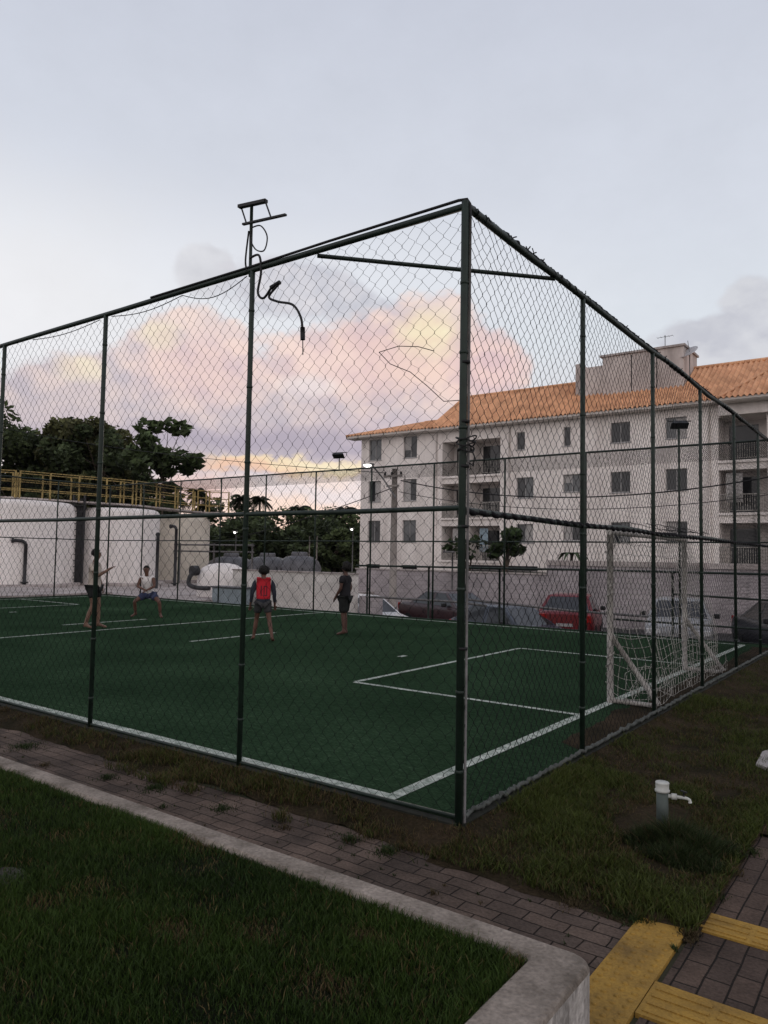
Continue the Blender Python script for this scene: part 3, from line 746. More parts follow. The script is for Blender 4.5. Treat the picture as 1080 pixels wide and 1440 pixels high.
# ------------------------------------------------------------------ standpipe with tap
p = thing('water_standpipe', 'green pipe standpipe with white cap and white tap in the verge', 'standpipe', (1.06, .79, -.1))
MB().lathe((1.06, .79, -.1), [(.0, 0), (.037, 0), (.037, .33), (0, .33)], 20).build('pipe', M['pvc'], p)
MB().lathe((1.06, .79, .2), [(.038, 0), (.046, .0), (.047, .012), (.041, .016), (.042, .05), (.044, .056), (.041, .062), (0, .064)], 24).build('cap', M['pvcw'], p)
tp = MB(); d = Vector((math.cos(.35), math.sin(.35), 0)); o0 = Vector((1.06, .79, .175))
tp.tube([o0 + d * .035, o0 + d * .06], .013, 10); tp.tube([o0 + d * .055, o0 + d * .088], .020, 12); tp.tube([o0 + d * .088, o0 + d * .15 + Vector((0, 0, -.004)), o0 + d * .165 + Vector((0, 0, -.012)), o0 + d * .168 + Vector((0, 0, -.03))], [.011, .010, .010, .012], 10)
t = tp.build('tap', M['pvcw'], p)
hb = MB(); hc = o0 + d * .13; hb.tube([hc, hc + Vector((0, 0, .035))], .006, 8); hb.bar(hc + Vector((-.02, .01, .037)), hc + Vector((.022, -.012, .037)), .012, .008)
hb.build('tap_handle', M['blackpl'], t)

# ------------------------------------------------------------------ pitch
mb = MB(); mb.box(FX + .0, -.02, .03, FY + .10, -1.3, 0.0)
tag(mb.build('football_pitch', [M['turf']], base=False), kind='structure')
LW = .08; Z = .004
def line_boxes(segs):
    m = MB()
    for x0, x1, y0, y1 in segs:
        # slightly ragged ribbon
        L_ = max(x1 - x0, y1 - y0); n = max(2, int(L_ / .25)); alongx = (x1 - x0) >= (y1 - y0); vs = []
        for i in range(n + 1):
            t = i / n; j = .006 * noise.noise(Vector((x0 + t * 9, y0 + t * 7, 1.3))); k = .006 * noise.noise(Vector((x0 + t * 11, y0 + 5 + t * 9, 4.3)))
            if alongx: vs += [(x0 + (x1 - x0) * t, y0 + j, Z), (x0 + (x1 - x0) * t, y1 + k, Z)]
            else: vs += [(x1 + j, y0 + (y1 - y0) * t, Z), (x0 + k, y0 + (y1 - y0) * t, Z)]
        m.add(vs, [(2 * i, 2 * i + 2, 2 * i + 3, 2 * i + 1) for i in range(n)])
    return m
GX, TY0, TY1 = -.60, .10, 12.43
segs = [(FX + .6, GX + .05, TY0 - .05, TY0 + .05), (GX - .05, GX + .05, TY0 + .051, TY1 - .041), (FX + .6, GX + .04, TY1 - .04, TY1 + .04), (FX + .6, FX + .68, TY0 + .051, TY1 - .041),
        (-3.75, GX - .051, 3.60, 3.68), (-3.79, -3.71, 3.681, 8.60), (-3.75, GX - .051, 8.601, 8.68),
        (-4.79, -4.69, 6.10, 6.30), (-11.9, -11.82, TY0 + .051, TY1 - .041), (-8.93, -8.85, 5.1, 7.4), (-13.42, -13.34, 5.15, 7.4),
        (-19.1, -19.02, 3.6, 9.0), (FX + .681, -19.06, 9.001, 9.08), (FX + .681, -19.06, 3.52, 3.599), (-17.55, -17.45, 6.05, 6.25)]
tag(line_boxes(segs).build('pitch_lines', M['line'], base=False), kind='structure')

mb = MB(); vs = []; n = 60
for i in range(n + 1):
    y = 2.2 + 10.1 * i / n; w_ = .30 + .16 * noise.noise(Vector((y * 1.1, 0, 5))) + .08 * noise.noise(Vector((y * 4, 0, 9)))
    if i in (0, n): w_ = .02
    vs += [(-.03 - max(.02, min(.44, w_)), y, .003), (-.03, y, .003)]
mb.add(vs, [(2 * i, 2 * i + 1, 2 * i + 3, 2 * i + 2) for i in range(n)])
tag(mb.build('worn_turf_edge', M['soil'], base=False), kind='structure')
# ------------------------------------------------------------------ fence cage
def net_panel(A, B, z0, z1, w=.060, r=.0023, sag=.02, bulge=.05, seed=1., top_sag=.03, tie=.34, pw=.01):
    """hexagonal twisted net between plan points A and B"""
    A, B = np.array(A, float), np.array(B, float); Ln = np.linalg.norm(B - A); d = (B - A) / Ln; nrm = np.array([-d[1], d[0]])
    nw = int(Ln / w); w = Ln / nw; a = w * 1.06; tw = .008
    rows = int((z1 - z0) / a); a = (z1 - z0) / rows
    S = []; T = []
    for k in range(nw):
        s = []; t = []
        for j in range(rows + 1):
            q = k * w + w * ((j + k) % 2); zz = z0 + j * a
            s += [q, q]; t += [max(z0, zz - tw), min(z1, zz + tw)]
        S.append(s); T.append(t)
    S = np.array(S); T = np.array(T); m = S.shape[1]
    tt = (T - z0) / (z1 - z0)
    # irregular hang
    fl = S.ravel(); ft = T.ravel()
    n1 = np.array([noise.noise(Vector((x * 2.1 + seed, y * 2.1, seed))) for x, y in zip(fl, ft)]).reshape(S.shape)
    n2 = np.array([noise.noise(Vector((x * 2.1, y * 2.1 + seed, seed + 7))) for x, y in zip(fl, ft)]).reshape(S.shape)
    n3 = np.array([noise.noise(Vector((x * .7, y * .7 + seed, seed + 3))) for x, y in zip(fl, ft)]).reshape(S.shape)
    env = np.sin(np.pi * np.clip(tt, 0, 1)) * .8 + .2
    S2 = np.clip(S + sag * 1.3 * n1 * env + .0045 * nrng.normal(0, 1, S.shape), 0, Ln)
    T2 = T + sag * n2 * env - (tt ** 3) * top_sag * np.abs(np.sin(np.pi * S / tie)) * (1 + .6 * n1)
    O = bulge * (n3 * env)
    P = np.empty((nw, m, 3)); P[..., 0] = A[0] + d[0] * S2 + nrm[0] * O; P[..., 1] = A[1] + d[1] * S2 + nrm[1] * O; P[..., 2] = T2
    # three-sided tubes
    dirs = np.array([(0.0, 1.0), (.866, -.5), (-.866, -.5)])
    base = np.array([d[0], d[1], 0]); oth = np.array([nrm[0], nrm[1], 0])
    V = np.stack([P + r * (c * base + s_ * oth) for c, s_ in dirs], 2)        # nw,m,3,3
    idx = np.arange(nw * m * 3).reshape(nw, m, 3)
    Fs = []
    for k in range(3):
        k2 = (k + 1) % 3
        Fs.append(np.stack([idx[:, :-1, k], idx[:, :-1, k2], idx[:, 1:, k2], idx[:, 1:, k]], -1).reshape(-1, 4))
    return V.reshape(-1, 3), np.concatenate(Fs)

def lumpy(A, B, r, lump, n, seed, sagz=.0, wind=0):
    m = MB(); A, B = Vector(A), Vector(B); pts = []; rs = []
    for i in range(n + 1):
        t = i / n; q = A.lerp(B, t)
        q.z += lump * noise.noise(Vector((t * n * .6, seed, 0))) - sagz * abs(math.sin(math.pi * t * n * .12)); 
        if wind:
            a = t * n * .55; dd = (B - A).normalized(); nn = Vector((-dd.y, dd.x, 0)); q += nn * wind * math.cos(a) + Vector((0, 0, wind * math.sin(a)))
        pts.append(q); rs.append(r * (1 + .5 * noise.noise(Vector((t * n * .9, seed + 5, 1)))))
    m.tube(pts, rs, 6); return m

def fence(label, A, B, H, posts, mid, seed, post_r=.022, rail_r=.022, corner=None, low=0.0, wob=0.0, nw=.058, nr=.0017, bulge=.05, sag=.02):
    f = thing('chain_fence', label, 'fence', (*A, 0))
    A2, B2 = Vector((*A, 0)), Vector((*B, 0)); d = (B2 - A2).normalized()
    for (px, py, r, ht) in posts:
        m = MB(); m.lathe((px, py, -.25), [(0, 0), (r, 0), (r, ht + .25), (r * .8, ht + .255), (0, ht + .255)], 12)
        for zc in np.arange(.35, ht - .1, .55):
            zc += rng.uniform(-.12, .12)
            m.lathe((px, py, zc), [(r, -.012), (r + .004, -.009), (r + .004, .009), (r, .012)], 10)
        m.build('fence_post', M['post'], f)
    def rail(z, r, name='fence_rail', droop=0):
        pts = [A2.lerp(B2, i / 24) + Vector((0, 0, z + .012 * noise.noise(Vector((i * .7, seed, z))) + wob * noise.noise(Vector((i * .35, seed, z + 3))))) for i in range(25)]
        MB().tube(pts, r, 10).build(name, M['post'], f)
    rail(H, rail_r * 1.1); rail(mid, rail_r * .85)
    rail(.012, rail_r * .6)
    Vn, Fn = net_panel(A, B, .015, H - .01, seed=seed, w=nw, r=nr, bulge=bulge, sag=sag)
    np_mesh('fence_net', Vn, Fn, M['net'], f)
    mb = MB(); mb.bar(A2 + Vector((0, 0, -.095)), B2 + Vector((0, 0, -.095)), .09, .16); mb.build('base_beam', M['beam'], f)
    return f, d
H0, H1 = 4.075, 4.23
lx = [-2.05, -4.15, -6.16, -8.3, -10.4, -12.55, -14.7, -16.85, -19.0, -21.15]
ry = [2.13, 4.25, 6.43, 8.62, 10.72]
fx = [-1.93 - 2.135 * k for k in range(10)]
ey = [2.13 * k for k in range(1, 6)]
fl, _ = fence('green mesh fence along the brick path with taller floodlight post', (0, 0), (FX, 0), H0, [(0, 0, .026, H0 + .03)] + [(x, 0, .022, H0) for x in lx], 2.02, 1.7)
fr, _ = fence('green mesh fence behind the near goal running along the grass verge', (0, 0), (0, FY), H0, [(0, y, .023, H0) for y in ry] + [(0, FY, .03, H0)], 2.0, 5.3, wob=.035, nw=.055, nr=.0023, bulge=.09, sag=.035, rail_r=.026)
ff, _ = fence('green mesh fence along the far touchline beside the car park', (0, FY), (FX, FY), H1, [(x, FY, .024, H1 + (.45 if k == 0 else 0)) for k, x in enumerate(fx)] + [(FX, FY, .03, H1)], 2.10, 9.1, post_r=.024)
fe, _ = fence('green mesh fence at the far end of the pitch beside the white tanks', (FX, 0), (FX, FY), H1, [(FX, 0, .03, H1)] + [(FX, y, .024, H1) for y in ey], 2.10, 12.4, post_r=.024)
# doubled pipe over the near fence top and bundled cables
MB().tube([(0.029, .020, H0 - .08), (.027, .015, H0 + .015), (.012, .004, H0 + .046), (-.05, -.006, H0 + .05), (-1.2, -.012, H0 + .042), (-2.06, -.02, H0 + .024), (-3.4, -.02, H0 + .022)], .0105, 8).build('strapped_conduit', M['cable'], fl)
m = MB()
for x0, x1, s in ((-2.15, -3.0, .10), (-3.0, -4.1, .05), (-4.3, -5.6, .04)):
    m.tube([(x0 + (x1 - x0) * t, .03, H0 - .02 - s * math.sin(math.pi * t)) for t in [i / 12 for i in range(13)]], .004, 6)
m.build('slack_cable', M['cable'], fl)
MB().tube([(0.030, .023, -.12), (.031, .023, 1.6), (.029, .021, 2.95), (.029, .020, H0 - .07)], .0095, 10).build('grey_conduit', M['galv'], fl)
for z in (1.1, 1.9, 2.3, 2.6, 3.0): MB().lathe((.010, .007, z), [(.028, -.01), (.034, -.008), (.034, .008), (.028, .01)], 12).build('strap', M['cable'], fl)
m = MB()
for k in range(5):
    a0 = rng.uniform(0, 6); m.tube([(.02 + .05 * math.cos(a0 + t * .5) * (1 + .12 * k), .01 + .05 * math.sin(a0 + t * .5), 2.40 + .022 * k + .012 * math.sin(t)) for t in range(14)], .005, 6)
m.tube([(.05, .02, 2.42), (.09, .0, 2.36), (.07, .02, 2.3), (.03, .02, 2.33)], .005, 6)
m.build('cable_coil', M['cable'], fl)
# net bunched along the right-hand rails
lumpy((0, 0.05, H0 + .006), (0, FY, H0 + .006), .026, .012, 900, 2.2, wind=.004).build('top_net_bundle', M['net'], fr)
lumpy((.010, 0.02, 2.0), (.010, FY, 2.0), .018, .012, 900, 6.2, wind=.005).build('rail_net_bundle', M['net'], fr)
m = MB()
for k in range(10):
    y0 = rng.uniform(3.2, 6.0); pts = [(.02 + .02 * rng.uniform(-1, 1), y0 + .12 * i, 2.05 + .05 * k / 10 + .035 * noise.noise(Vector((i * .8, k * 3.1, 0)))) for i in range(9)]
    m.tube(pts, .0035, 5)
m.build('loose_net_folds', M['net'], fr)
lumpy((.012, 0.05, .02), (.012, FY, .02), .017, .035, 420, 8.8).build('bottom_net_bundle', mat('dusty_net', (.085, .092, .085), .9, .6, 14), fr)
for k in range(46):
    m = MB(); y = rng.uniform(.3, 9); z = H0 + .015; dx = rng.uniform(-.03, .04); m.tube([(0, y, z), (dx * .6, y + .02, z + .018), (dx, y + rng.uniform(-.04, .05), z + rng.uniform(.012, .036))], .005, 4)
    m.build('rope_end', M['net'], fr)
# heavier net valance under the far top rail
Vn, Fn = net_panel((0.0, FY + .02), (FX, FY + .02), H1 - .36, H1 - .01, w=.022, r=.005, seed=3.3, top_sag=0, sag=.01)
np_mesh('net_valance', Vn, Fn, M['net'], ff)
Vn, Fn = net_panel((FX - .02, 0), (FX - .02, FY), H1 - .36, H1 - .01, w=.022, r=.005, seed=4.3, top_sag=0, sag=.01)
np_mesh('net_valance', Vn, Fn, M['net'], fe)
# corner brace
MB().tube([(-1.33, .0, H0 - .04), (.0, 1.50, H0 - .03)], .017, 10).build('corner_brace', M['post'], fl)
# loose wire caught in the net
m = MB(); m.tube([(-.72, .015, 3.18), (-.55, .02, 3.2), (-.38, .02, 3.17), (-.25, .02, 3.12)], .003, 5); m.tube([(-.72, .015, 3.18), (-.62, .02, 3.08), (-.45, .03, 3.0), (-.3, .02, 2.88), (-.17, .03, 2.76), (-.02, .02, 2.75)], .003, 5)
m.build('loose_wire', M['cable'], fl)

# floodlight brackets
p = thing('floodlight_bracket', 'bare T-shaped floodlight bracket with dangling cable above the near fence', 'floodlight', (-2.08, 0, H0))
MB().tube([(-2.08, 0, H0 - .05), (-2.085, 0, H0 + .57)], .014, 10).build('mast', M['post'], p)
m = MB(); m.bar((-2.22, -.02, H0 + .585), (-1.93, .02, H0 + .575), .040, .026); m.build('lamp_arm', M['blackpl'], p)
m = MB(); m.bar((-2.17, -.015, H0 + .42), (-1.70, .02, H0 + .395), .026, .015); m.build('lamp_arm', M['blackpl'], p)
MB().tube([(-2.21, 0, H0 + .58), (-2.14, 0, H0 + .42)], .007, 6).build('stay', M['blackpl'], p); MB().tube([(-1.93, 0, H0 + .575), (-1.85, 0, H0 + .40)], .007, 6).build('stay', M['blackpl'], p)
def sm(pts, k=8):
    P = [Vector(q) for q in pts]; out = []
    for i in range(len(P) - 1):
        a, b, c, d_ = P[max(i - 1, 0)], P[i], P[i + 1], P[min(i + 2, len(P) - 1)]
        for j in range(k):
            t = j / k; out.append(.5 * ((2 * b) + (c - a) * t + (2 * a - 5 * b + 4 * c - d_) * t * t + (3 * b - a - 3 * c + d_) * t ** 3))
    out.append(P[-1]); return out
m = MB(); z = H0
m.tube(sm([(-2.06, -.02, z + .36), (-1.95, -.02, z + .35), (-1.87, -.02, z + .24), (-1.9, -.02, z + .13), (-2.0, -.02, z + .16), (-2.07, -.02, z + .27), (-2.05, -.02, z + .34)]), .006, 6)
m.tube(sm([(-2.09, -.02, z + .34), (-2.12, -.02, z + .1), (-2.1, -.02, z + .0)]), .008, 6)
m.tube(sm([(-2.07, -.02, z + .10), (-1.96, -.02, z + .10), (-1.93, -.02, z - .05), (-1.95, -.03, z - .22), (-1.88, -.03, z - .28), (-1.78, -.03, z - .20), (-1.72, -.03, z - .20), (-1.82, -.03, z - .28), (-1.72, -.03, z - .34), (-1.55, -.03, z - .40), (-1.46, -.03, z - .52), (-1.44, -.03, z - .64)]), .010, 8)
m.tube([(-1.80, -.03, z - .21), (-1.70, -.03, z - .185)], .018, 8); m.tube([(-1.44, -.03, z - .60), (-1.435, -.03, z - .70)], .019, 8); m.tube([(-1.435, -.03, z - .70), (-1.43, -.03, z - .82)], .004, 6)
m.build('dangling_cable', M['cable'], p)
def flood(loc, label, top, yawz, dark=M['blackpl']):
    p = thing('floodlight', label, 'floodlight', loc, group='floodlights over the far fence')
    x, y, z = loc
    MB().tube([(x, y, z), (x, y, top)], .016, 8).build('mast', M['post'], p)
    m = MB(); c, s = math.cos(yawz), math.sin(yawz)
    # housing: tapered box tilted towards the pitch
    w, h, dp = .19, .16, .10; vs = []
    for (yy, sc) in ((-dp, 1), (.02, .62)):
        for i, j in ((-1, -1), (1, -1), (1, 1), (-1, 1)):
            lx_, lz_ = i * w * sc, j * h * sc * .55; ly = yy
            ty, tz = ly * math.cos(.9) - lz_ * math.sin(.9), ly * math.sin(.9) + lz_ * math.cos(.9)
            vs.append((x + c * lx_ - s * ty, y + s * lx_ + c * ty, top + .06 + tz))
    m.add(vs, [(3, 2, 1, 0), (4, 5, 6, 7), (0, 1, 5, 4), (1, 2, 6, 5), (2, 3, 7, 6), (3, 0, 4, 7)]); m.build('lamp_housing', dark, p)
    m = MB(); m.bar((x - c * .25, y - s * .25, top + .1), (x + c * .25, y + s * .25, top + .1), .03, .02); m.build('bracket', dark, p)
    return p
flood((-11.7, FY, H1), 'small floodlight above the far fence left of the apartment block', H1 + .42, .2)
flood((-1.93, FY, H1 + .44), 'larger dark floodlight on a tall post before the apartment windows', H1 + .46, .5)

# ------------------------------------------------------------------ goal
p = thing('football_goal', 'white tubular football goal with sagging white net', 'goal', (-.6, 6.24, 0))
gy0, gy1, gh = 4.56, 7.92, 2.03
for y in (gy0, gy1): MB().tube([(-.6, y, 0), (-.6, y, gh)], .038, 14).build('goal_post', M['wpaint'], p)
MB().tube([(-.6, gy0 - .04, gh), (-.6, gy1 + .04, gh)], .038, 14).build('crossbar', M['wpaint'], p)
for y in (gy0, gy1):
    MB().tube([(-.58, y, .78), (-.04, y, .05)], .03, 10).build('brace', M['wpaint'], p)
    MB().tube([(-.58, y, .03), (-.06, y, .03)], .028, 10).build('ground_bar', M['wpaint'], p)
def wrapz(y):
    m = MB()
    for k in range(16): m.tube([(-.6 + .05 * math.cos(t + k), y + .05 * math.sin(t + k), .12 * k + .03 * t + .05) for t in [i * .6 for i in range(5)]], .006, 5)
    m.build('net_lacing', M['wnet'], p)
wrapz(gy0); wrapz(gy1)
def goal_net():
    m = MB(); r = .0031
    def back(y, t):       # t 0 top .. 1 bottom
        n = noise.noise(Vector((y * 1.3, t * 2.2, 2.7))); n2 = noise.noise(Vector((y * 2.6, t * 4, 7.7)))
        x = -.56 + .48 * (1 - (1 - t) ** 2.2) + .05 * n + .02 * n2
        z = gh - .02 - (gh - .05) * t - .10 * math.sin(math.pi * t) * (1 + n) + .05 * n2
        return Vector((min(x, -.05), y + .07 * n2 * math.sin(math.pi * t) + .04 * n, max(z, .02)))
    ny, nt_ = 27, 17
    for i in range(ny + 1):
        y = gy0 + (gy1 - gy0) * i / ny
        m.tube([back(y, k / (nt_ * 2)) for k in range(nt_ * 2 + 1)], r, 4, caps=False)
    for k in range(1, nt_ + 1):
        m.tube([back(gy0 + (gy1 - gy0) * i / (ny * 2), k / nt_) for i in range(ny * 2 + 1)], r, 4, caps=False)
    for y in (gy0, gy1):
        def side(s, t):
            b = back(y, t); f = Vector((-.6, y, b.z)); q = f.lerp(b, s); n = noise.noise(Vector((s * 3 + y, t * 5, 1.1)))
            return q + Vector((.03 * n, .06 * n * math.sin(math.pi * s), -.07 * math.sin(math.pi * s) * t))
        for i in range(1, 5): m.tube([side(i / 5, k / 20) for k in range(21)], r, 4, caps=False)
        for k in range(1, 17): m.tube([side(i / 8, k / 16) for i in range(9)], r, 4, caps=False)
    for k in range(26):   # loose folds gathered on the ground and the near side
        y = rng.uniform(gy0, gy1); x0 = rng.uniform(-.5, -.1)
        m.tube(sm([(x0, y, .03), (x0 + rng.uniform(-.15, .12), y + rng.uniform(.05, .2), rng.uniform(.05, .3)), (min(-.05, x0 + rng.uniform(-.1, .2)), y + rng.uniform(.2, .45), rng.uniform(.03, .35)), (min(-.05, x0 + .1), y + rng.uniform(.3, .6), .03)], 4), r, 4, caps=False)
    return m
goal_net().build('goal_net', M['wnet'], p)

# ------------------------------------------------------------------ people
def skin_mesh(verts, edges, radii, root=0, sub=2):
    me = bpy.data.meshes.new('tmp'); me.from_pydata(verts, edges, [])
    ob = bpy.data.objects.new('tmp', me); COL.objects.link(ob)
    md = ob.modifiers.new('s', 'SKIN'); md.use_smooth_shade = True; md.branch_smoothing = .6
    sv = me.skin_vertices[0].data
    for i, r in enumerate(radii):
        sv[i].radius = (r, r) if not isinstance(r, tuple) else r
        sv[i].use_root = (i == root)
    ss = ob.modifiers.new('u', 'SUBSURF'); ss.levels = sub; ss.render_levels = sub
    dg = bpy.context.evaluated_depsgraph_get(); dg.update()
    ev = ob.evaluated_get(dg); m2 = ev.to_mesh()
    V = np.array([v.co[:] for v in m2.vertices]); F = [tuple(q.vertices) for q in m2.polygons]
    ev.to_mesh_clear(); bpy.data.objects.remove(ob); bpy.data.meshes.remove(me)
    return V, F

def person(label, loc, heading, H, J, mats, hair='short', sleeves='short', legs='short', bib=False, k_head=None, hpitch=0., hyaw=0.):
    """J: joints in units of H/1.75 m; x = person's right, y = facing"""
    k = H / 1.75
    p = thing('person', label, 'person', loc, heading)
    j = {n: Vector(v) for n, v in J.items()}
    ids = {}; verts = []; rad = []; edges = []
    def add(n, v, r, par=None):
        ids[n] = len(verts); verts.append(tuple(Vector(v) * k)); rad.append(r * k if not isinstance(r, tuple) else (r[0] * k, r[1] * k))
        if par: edges.append((ids[par], ids[n]))
    add('pelvis', j['pelvis'], (.135, .105)); add('spine', j['pelvis'].lerp(j['chest'], .5), (.125, .10), 'pelvis'); add('chest', j['chest'], (.145, .11), 'spine')
    add('neckb', j['chest'].lerp(j['neck'], .6), (.085, .075), 'chest'); add('neck', j['neck'], .052, 'neckb')
    fwd = Vector((math.sin(hyaw) * math.cos(hpitch), math.cos(hyaw) * math.cos(hpitch), math.sin(hpitch))); rgt = Vector((math.cos(hyaw), -math.sin(hyaw), 0)); hup = rgt.cross(fwd)
    hc = j['head']
    add('jaw', hc - hup * .07 + fwd * .015, (.066, .07), 'neck'); add('hc', hc, (.078, .096), 'jaw'); add('crown', hc + hup * .075 - fwd * .01, (.066, .08), 'hc')
    add('nose', hc - hup * .02 + fwd * .098, .012, 'hc')
    for s, nm in ((1, 'R'), (-1, 'L')):
        add('ear' + nm, hc + rgt * s * .082 - hup * .015, .016, 'hc')
        add('sh' + nm, j['sh' + nm], .062, 'chest'); 
        add('ua' + nm, j['sh' + nm].lerp(j['el' + nm], .5), .048, 'sh' + nm)
        add('el' + nm, j['el' + nm], .040, 'ua' + nm); add('fa' + nm, j['el' + nm].lerp(j['wr' + nm], .4), .038, 'el' + nm); add('wr' + nm, j['wr' + nm], .027, 'fa' + nm)
        d = (j['wr' + nm] - j['el' + nm]).normalized(); sd_ = d.cross(Vector((0, 0, 1)) if abs(d.z) < .8 else Vector((0, 1, 0))).normalized()
        pm = j['wr' + nm] + d * .06; add('pa' + nm, pm, (.033, .024), 'wr' + nm)
        curl = d.cross(sd_).normalized()
        for q, ln in enumerate((.062, .072, .068, .052)):
            b = pm + d * .025 + sd_ * (.027 - .018 * q)
            add(f'f{q}a{nm}', b + d * ln * .5 + curl * .006, .009, 'pa' + nm); add(f'f{q}b{nm}', b + d * ln * .85 + curl * .028, .008, f'f{q}a{nm}')
        add('th1' + nm, pm + sd_ * .045 - d * .01 + curl * .008, .011, 'pa' + nm); add('th2' + nm, pm + sd_ * .06 + d * .03 + curl * .016, .009, 'th1' + nm)
        add('hip' + nm, j['hip' + nm], .088, 'pelvis'); add('tg' + nm, j['hip' + nm].lerp(j['kn' + nm], .45), .076, 'hip' + nm)
        add('kn' + nm, j['kn' + nm], .053, 'tg' + nm); add('cf' + nm, j['kn' + nm].lerp(j['an' + nm], .35) + Vector((0, -.012, 0)), .053, 'kn' + nm); add('an' + nm, j['an' + nm], .036, 'cf' + nm)
        td = (j['to' + nm] - j['an' + nm]); add('ft' + nm, j['an' + nm].lerp(j['to' + nm], .55), (.042, .034), 'an' + nm); add('to' + nm, j['to' + nm], (.040, .022), 'ft' + nm)
        add('he' + nm, j['an' + nm] - Vector((td.x, td.y, 0)) * .30 + Vector((0, 0, -.035)), .03, 'an' + nm)
    V, F = skin_mesh(verts, edges, rad)
    V = np.array(V); mi = [0] * len(F)
    # eyes and mouth set into the face
    ex = MB()
    for s in (1, -1):
        c = (hc + rgt * s * .03 + hup * .012 + fwd * .086) * k
        ex.lathe(c, [(.0005, -.008 * k), (.010 * k, -.004 * k), (.011 * k, 0), (.010 * k, .004 * k), (.0005, .008 * k)], 10)
    mc = (hc - hup * .055 + fwd * .083) * k
    ex.tube([mc - rgt * .022 * k, mc + fwd * .006 * k, mc + rgt * .022 * k], [.004 * k, .007 * k, .004 * k], 6, m=1)
    n0 = len(V); V = np.vstack([V, np.array(ex.v)]); F = F + [tuple(i + n0 for i in f) for f in ex.f]; mi += [1 + q for q in ex.m]
    zmin = V[:, 2].min(); V[:, 2] -= zmin; dz = -zmin
    body = np_mesh('body', V, F, [mats['skin'], M['eye'], M['lip']], p, smooth=True, midx=mi, local=True)
    def shell(name, chain, mt, par=p):
        vs = []; es = []; rs = []; nm = {}
        for n, pos, r, pr in chain:
            nm[n] = len(vs); vs.append(tuple(Vector(pos) * k + Vector((0, 0, dz)))); rs.append((r[0] * k, r[1] * k) if isinstance(r, tuple) else r * k)
            if pr: es.append((nm[pr], nm[n]))
        v, f = skin_mesh(vs, es, rs, 0, 2)
        # cloth wrinkles
        for i, q in enumerate(v):
            w = noise.noise(Vector(q) * 9) * .007 + noise.noise(Vector(q) * 22) * .003
            c_ = np.array(q); v[i] = c_ + np.array([w, w * .7, 0])
        return np_mesh(name, v, f, mt, par, smooth=True, local=True)
    pel, che, nk = j['pelvis'], j['chest'], j['neck']
    ch = [('chest', che, (.182, .150), None), ('spine', pel.lerp(che, .5), (.172, .146), 'chest'), ('hem', pel + Vector((0, 0, -.02)), (.180, .150), 'spine'), ('hem2', pel + Vector((0, 0, -.07)), (.182, .152), 'hem'), ('nb', che.lerp(nk, .72), (.112, .100), 'chest')]
    for nm in 'RL':
        sh, el_, wr = j['sh' + nm], j['el' + nm], j['wr' + nm]
        ch.append(('s' + nm, sh, .082 if sleeves != 'none' else .086, 'chest'))
        if sleeves == 'none': ch.append(('u' + nm, sh.lerp(el_, .14) + Vector((0, 0, .01)), .074, 's' + nm))
        if sleeves in ('short', 'long'): ch.append(('u' + nm, sh.lerp(el_, .6), .072, 's' + nm))
        if sleeves == 'long': ch += [('e' + nm, el_, .051, 'u' + nm), ('w' + nm, el_.lerp(wr, .85), .040, 'e' + nm)]
    shell('shirt', ch, mats['shirt'])
    if bib:
        b = shell('bib', [('chest', che + Vector((0, 0, .02)), (.192, .166), None), ('spine', pel.lerp(che, .5), (.188, .164), 'chest'), ('hem', pel + Vector((0, 0, -.0)), (.194, .168), 'spine'), ('nb', che.lerp(nk, .55), (.150, .118), 'chest')], M['bib'])
        bm = bmesh.new(); bm.from_mesh(b.data); bv = BVHTree.FromBMesh(bm); bm.free()
        dg_ = MB()
        def stroke(x0, z0, x1, z1, w):
            nn = 6; a = Vector((x0, z0)); c = Vector((x1, z1)); dd = (c - a).normalized(); pr = Vector((-dd.y, dd.x)) * w / 2; vs = []
            for i in range(nn + 1):
                q = a.lerp(c, i / nn)
                for s in (-1, 1):
                    r_ = q + pr * s; hit = bv.ray_cast(Vector((r_.x, -1, r_.y)), Vector((0, 1, 0)))
                    vs.append(hit[0] + Vector((0, -.004, 0)) if hit[0] else Vector((r_.x, -.15, r_.y)))
            dg_.add(vs, [(2 * i, 2 * i + 1, 2 * i + 3, 2 * i + 2) for i in range(nn)])
        zc = (che.lerp(pel, .28).z) * k + dz; hh = .10
        xL = .0
        # seen from behind the person's right is on the viewer's right
        stroke(-.045, zc - hh, -.045, zc + hh, .024)
        stroke(.010, zc - hh, .010, zc + hh, .022); stroke(.060, zc - hh, .060, zc + hh, .022)
        stroke(.021, zc + hh - .011, .049, zc + hh - .011, .022); stroke(.021, zc - hh + .011, .049, zc - hh + .011, .022)
        dg_.build('bib_number', mat('bib_number_ink', (.13, .02, .03), .9), b, local=True)
    sc = [('p', pel + Vector((0, 0, .03)), (.150, .122), None)]
    for nm in 'RL':
        hp, kn = j['hip' + nm], j['kn' + nm]; f_ = {'short': .62, 'long': .95}[legs]
        sc += [('h' + nm, hp + Vector((0, 0, -.02)), (.118, .118), 'p'), ('t' + nm, hp.lerp(kn, f_ * .55), (.112, .112), 'h' + nm), ('k' + nm, hp.lerp(kn, f_), (.108, .108), 't' + nm)]
    shell('shorts', sc, mats['shorts'])
    # hair
    m = MB(); bm = bmesh.new(); bmesh.ops.create_icosphere(bm, subdivisions=4, radius=1)
    big = hair == 'bushy'
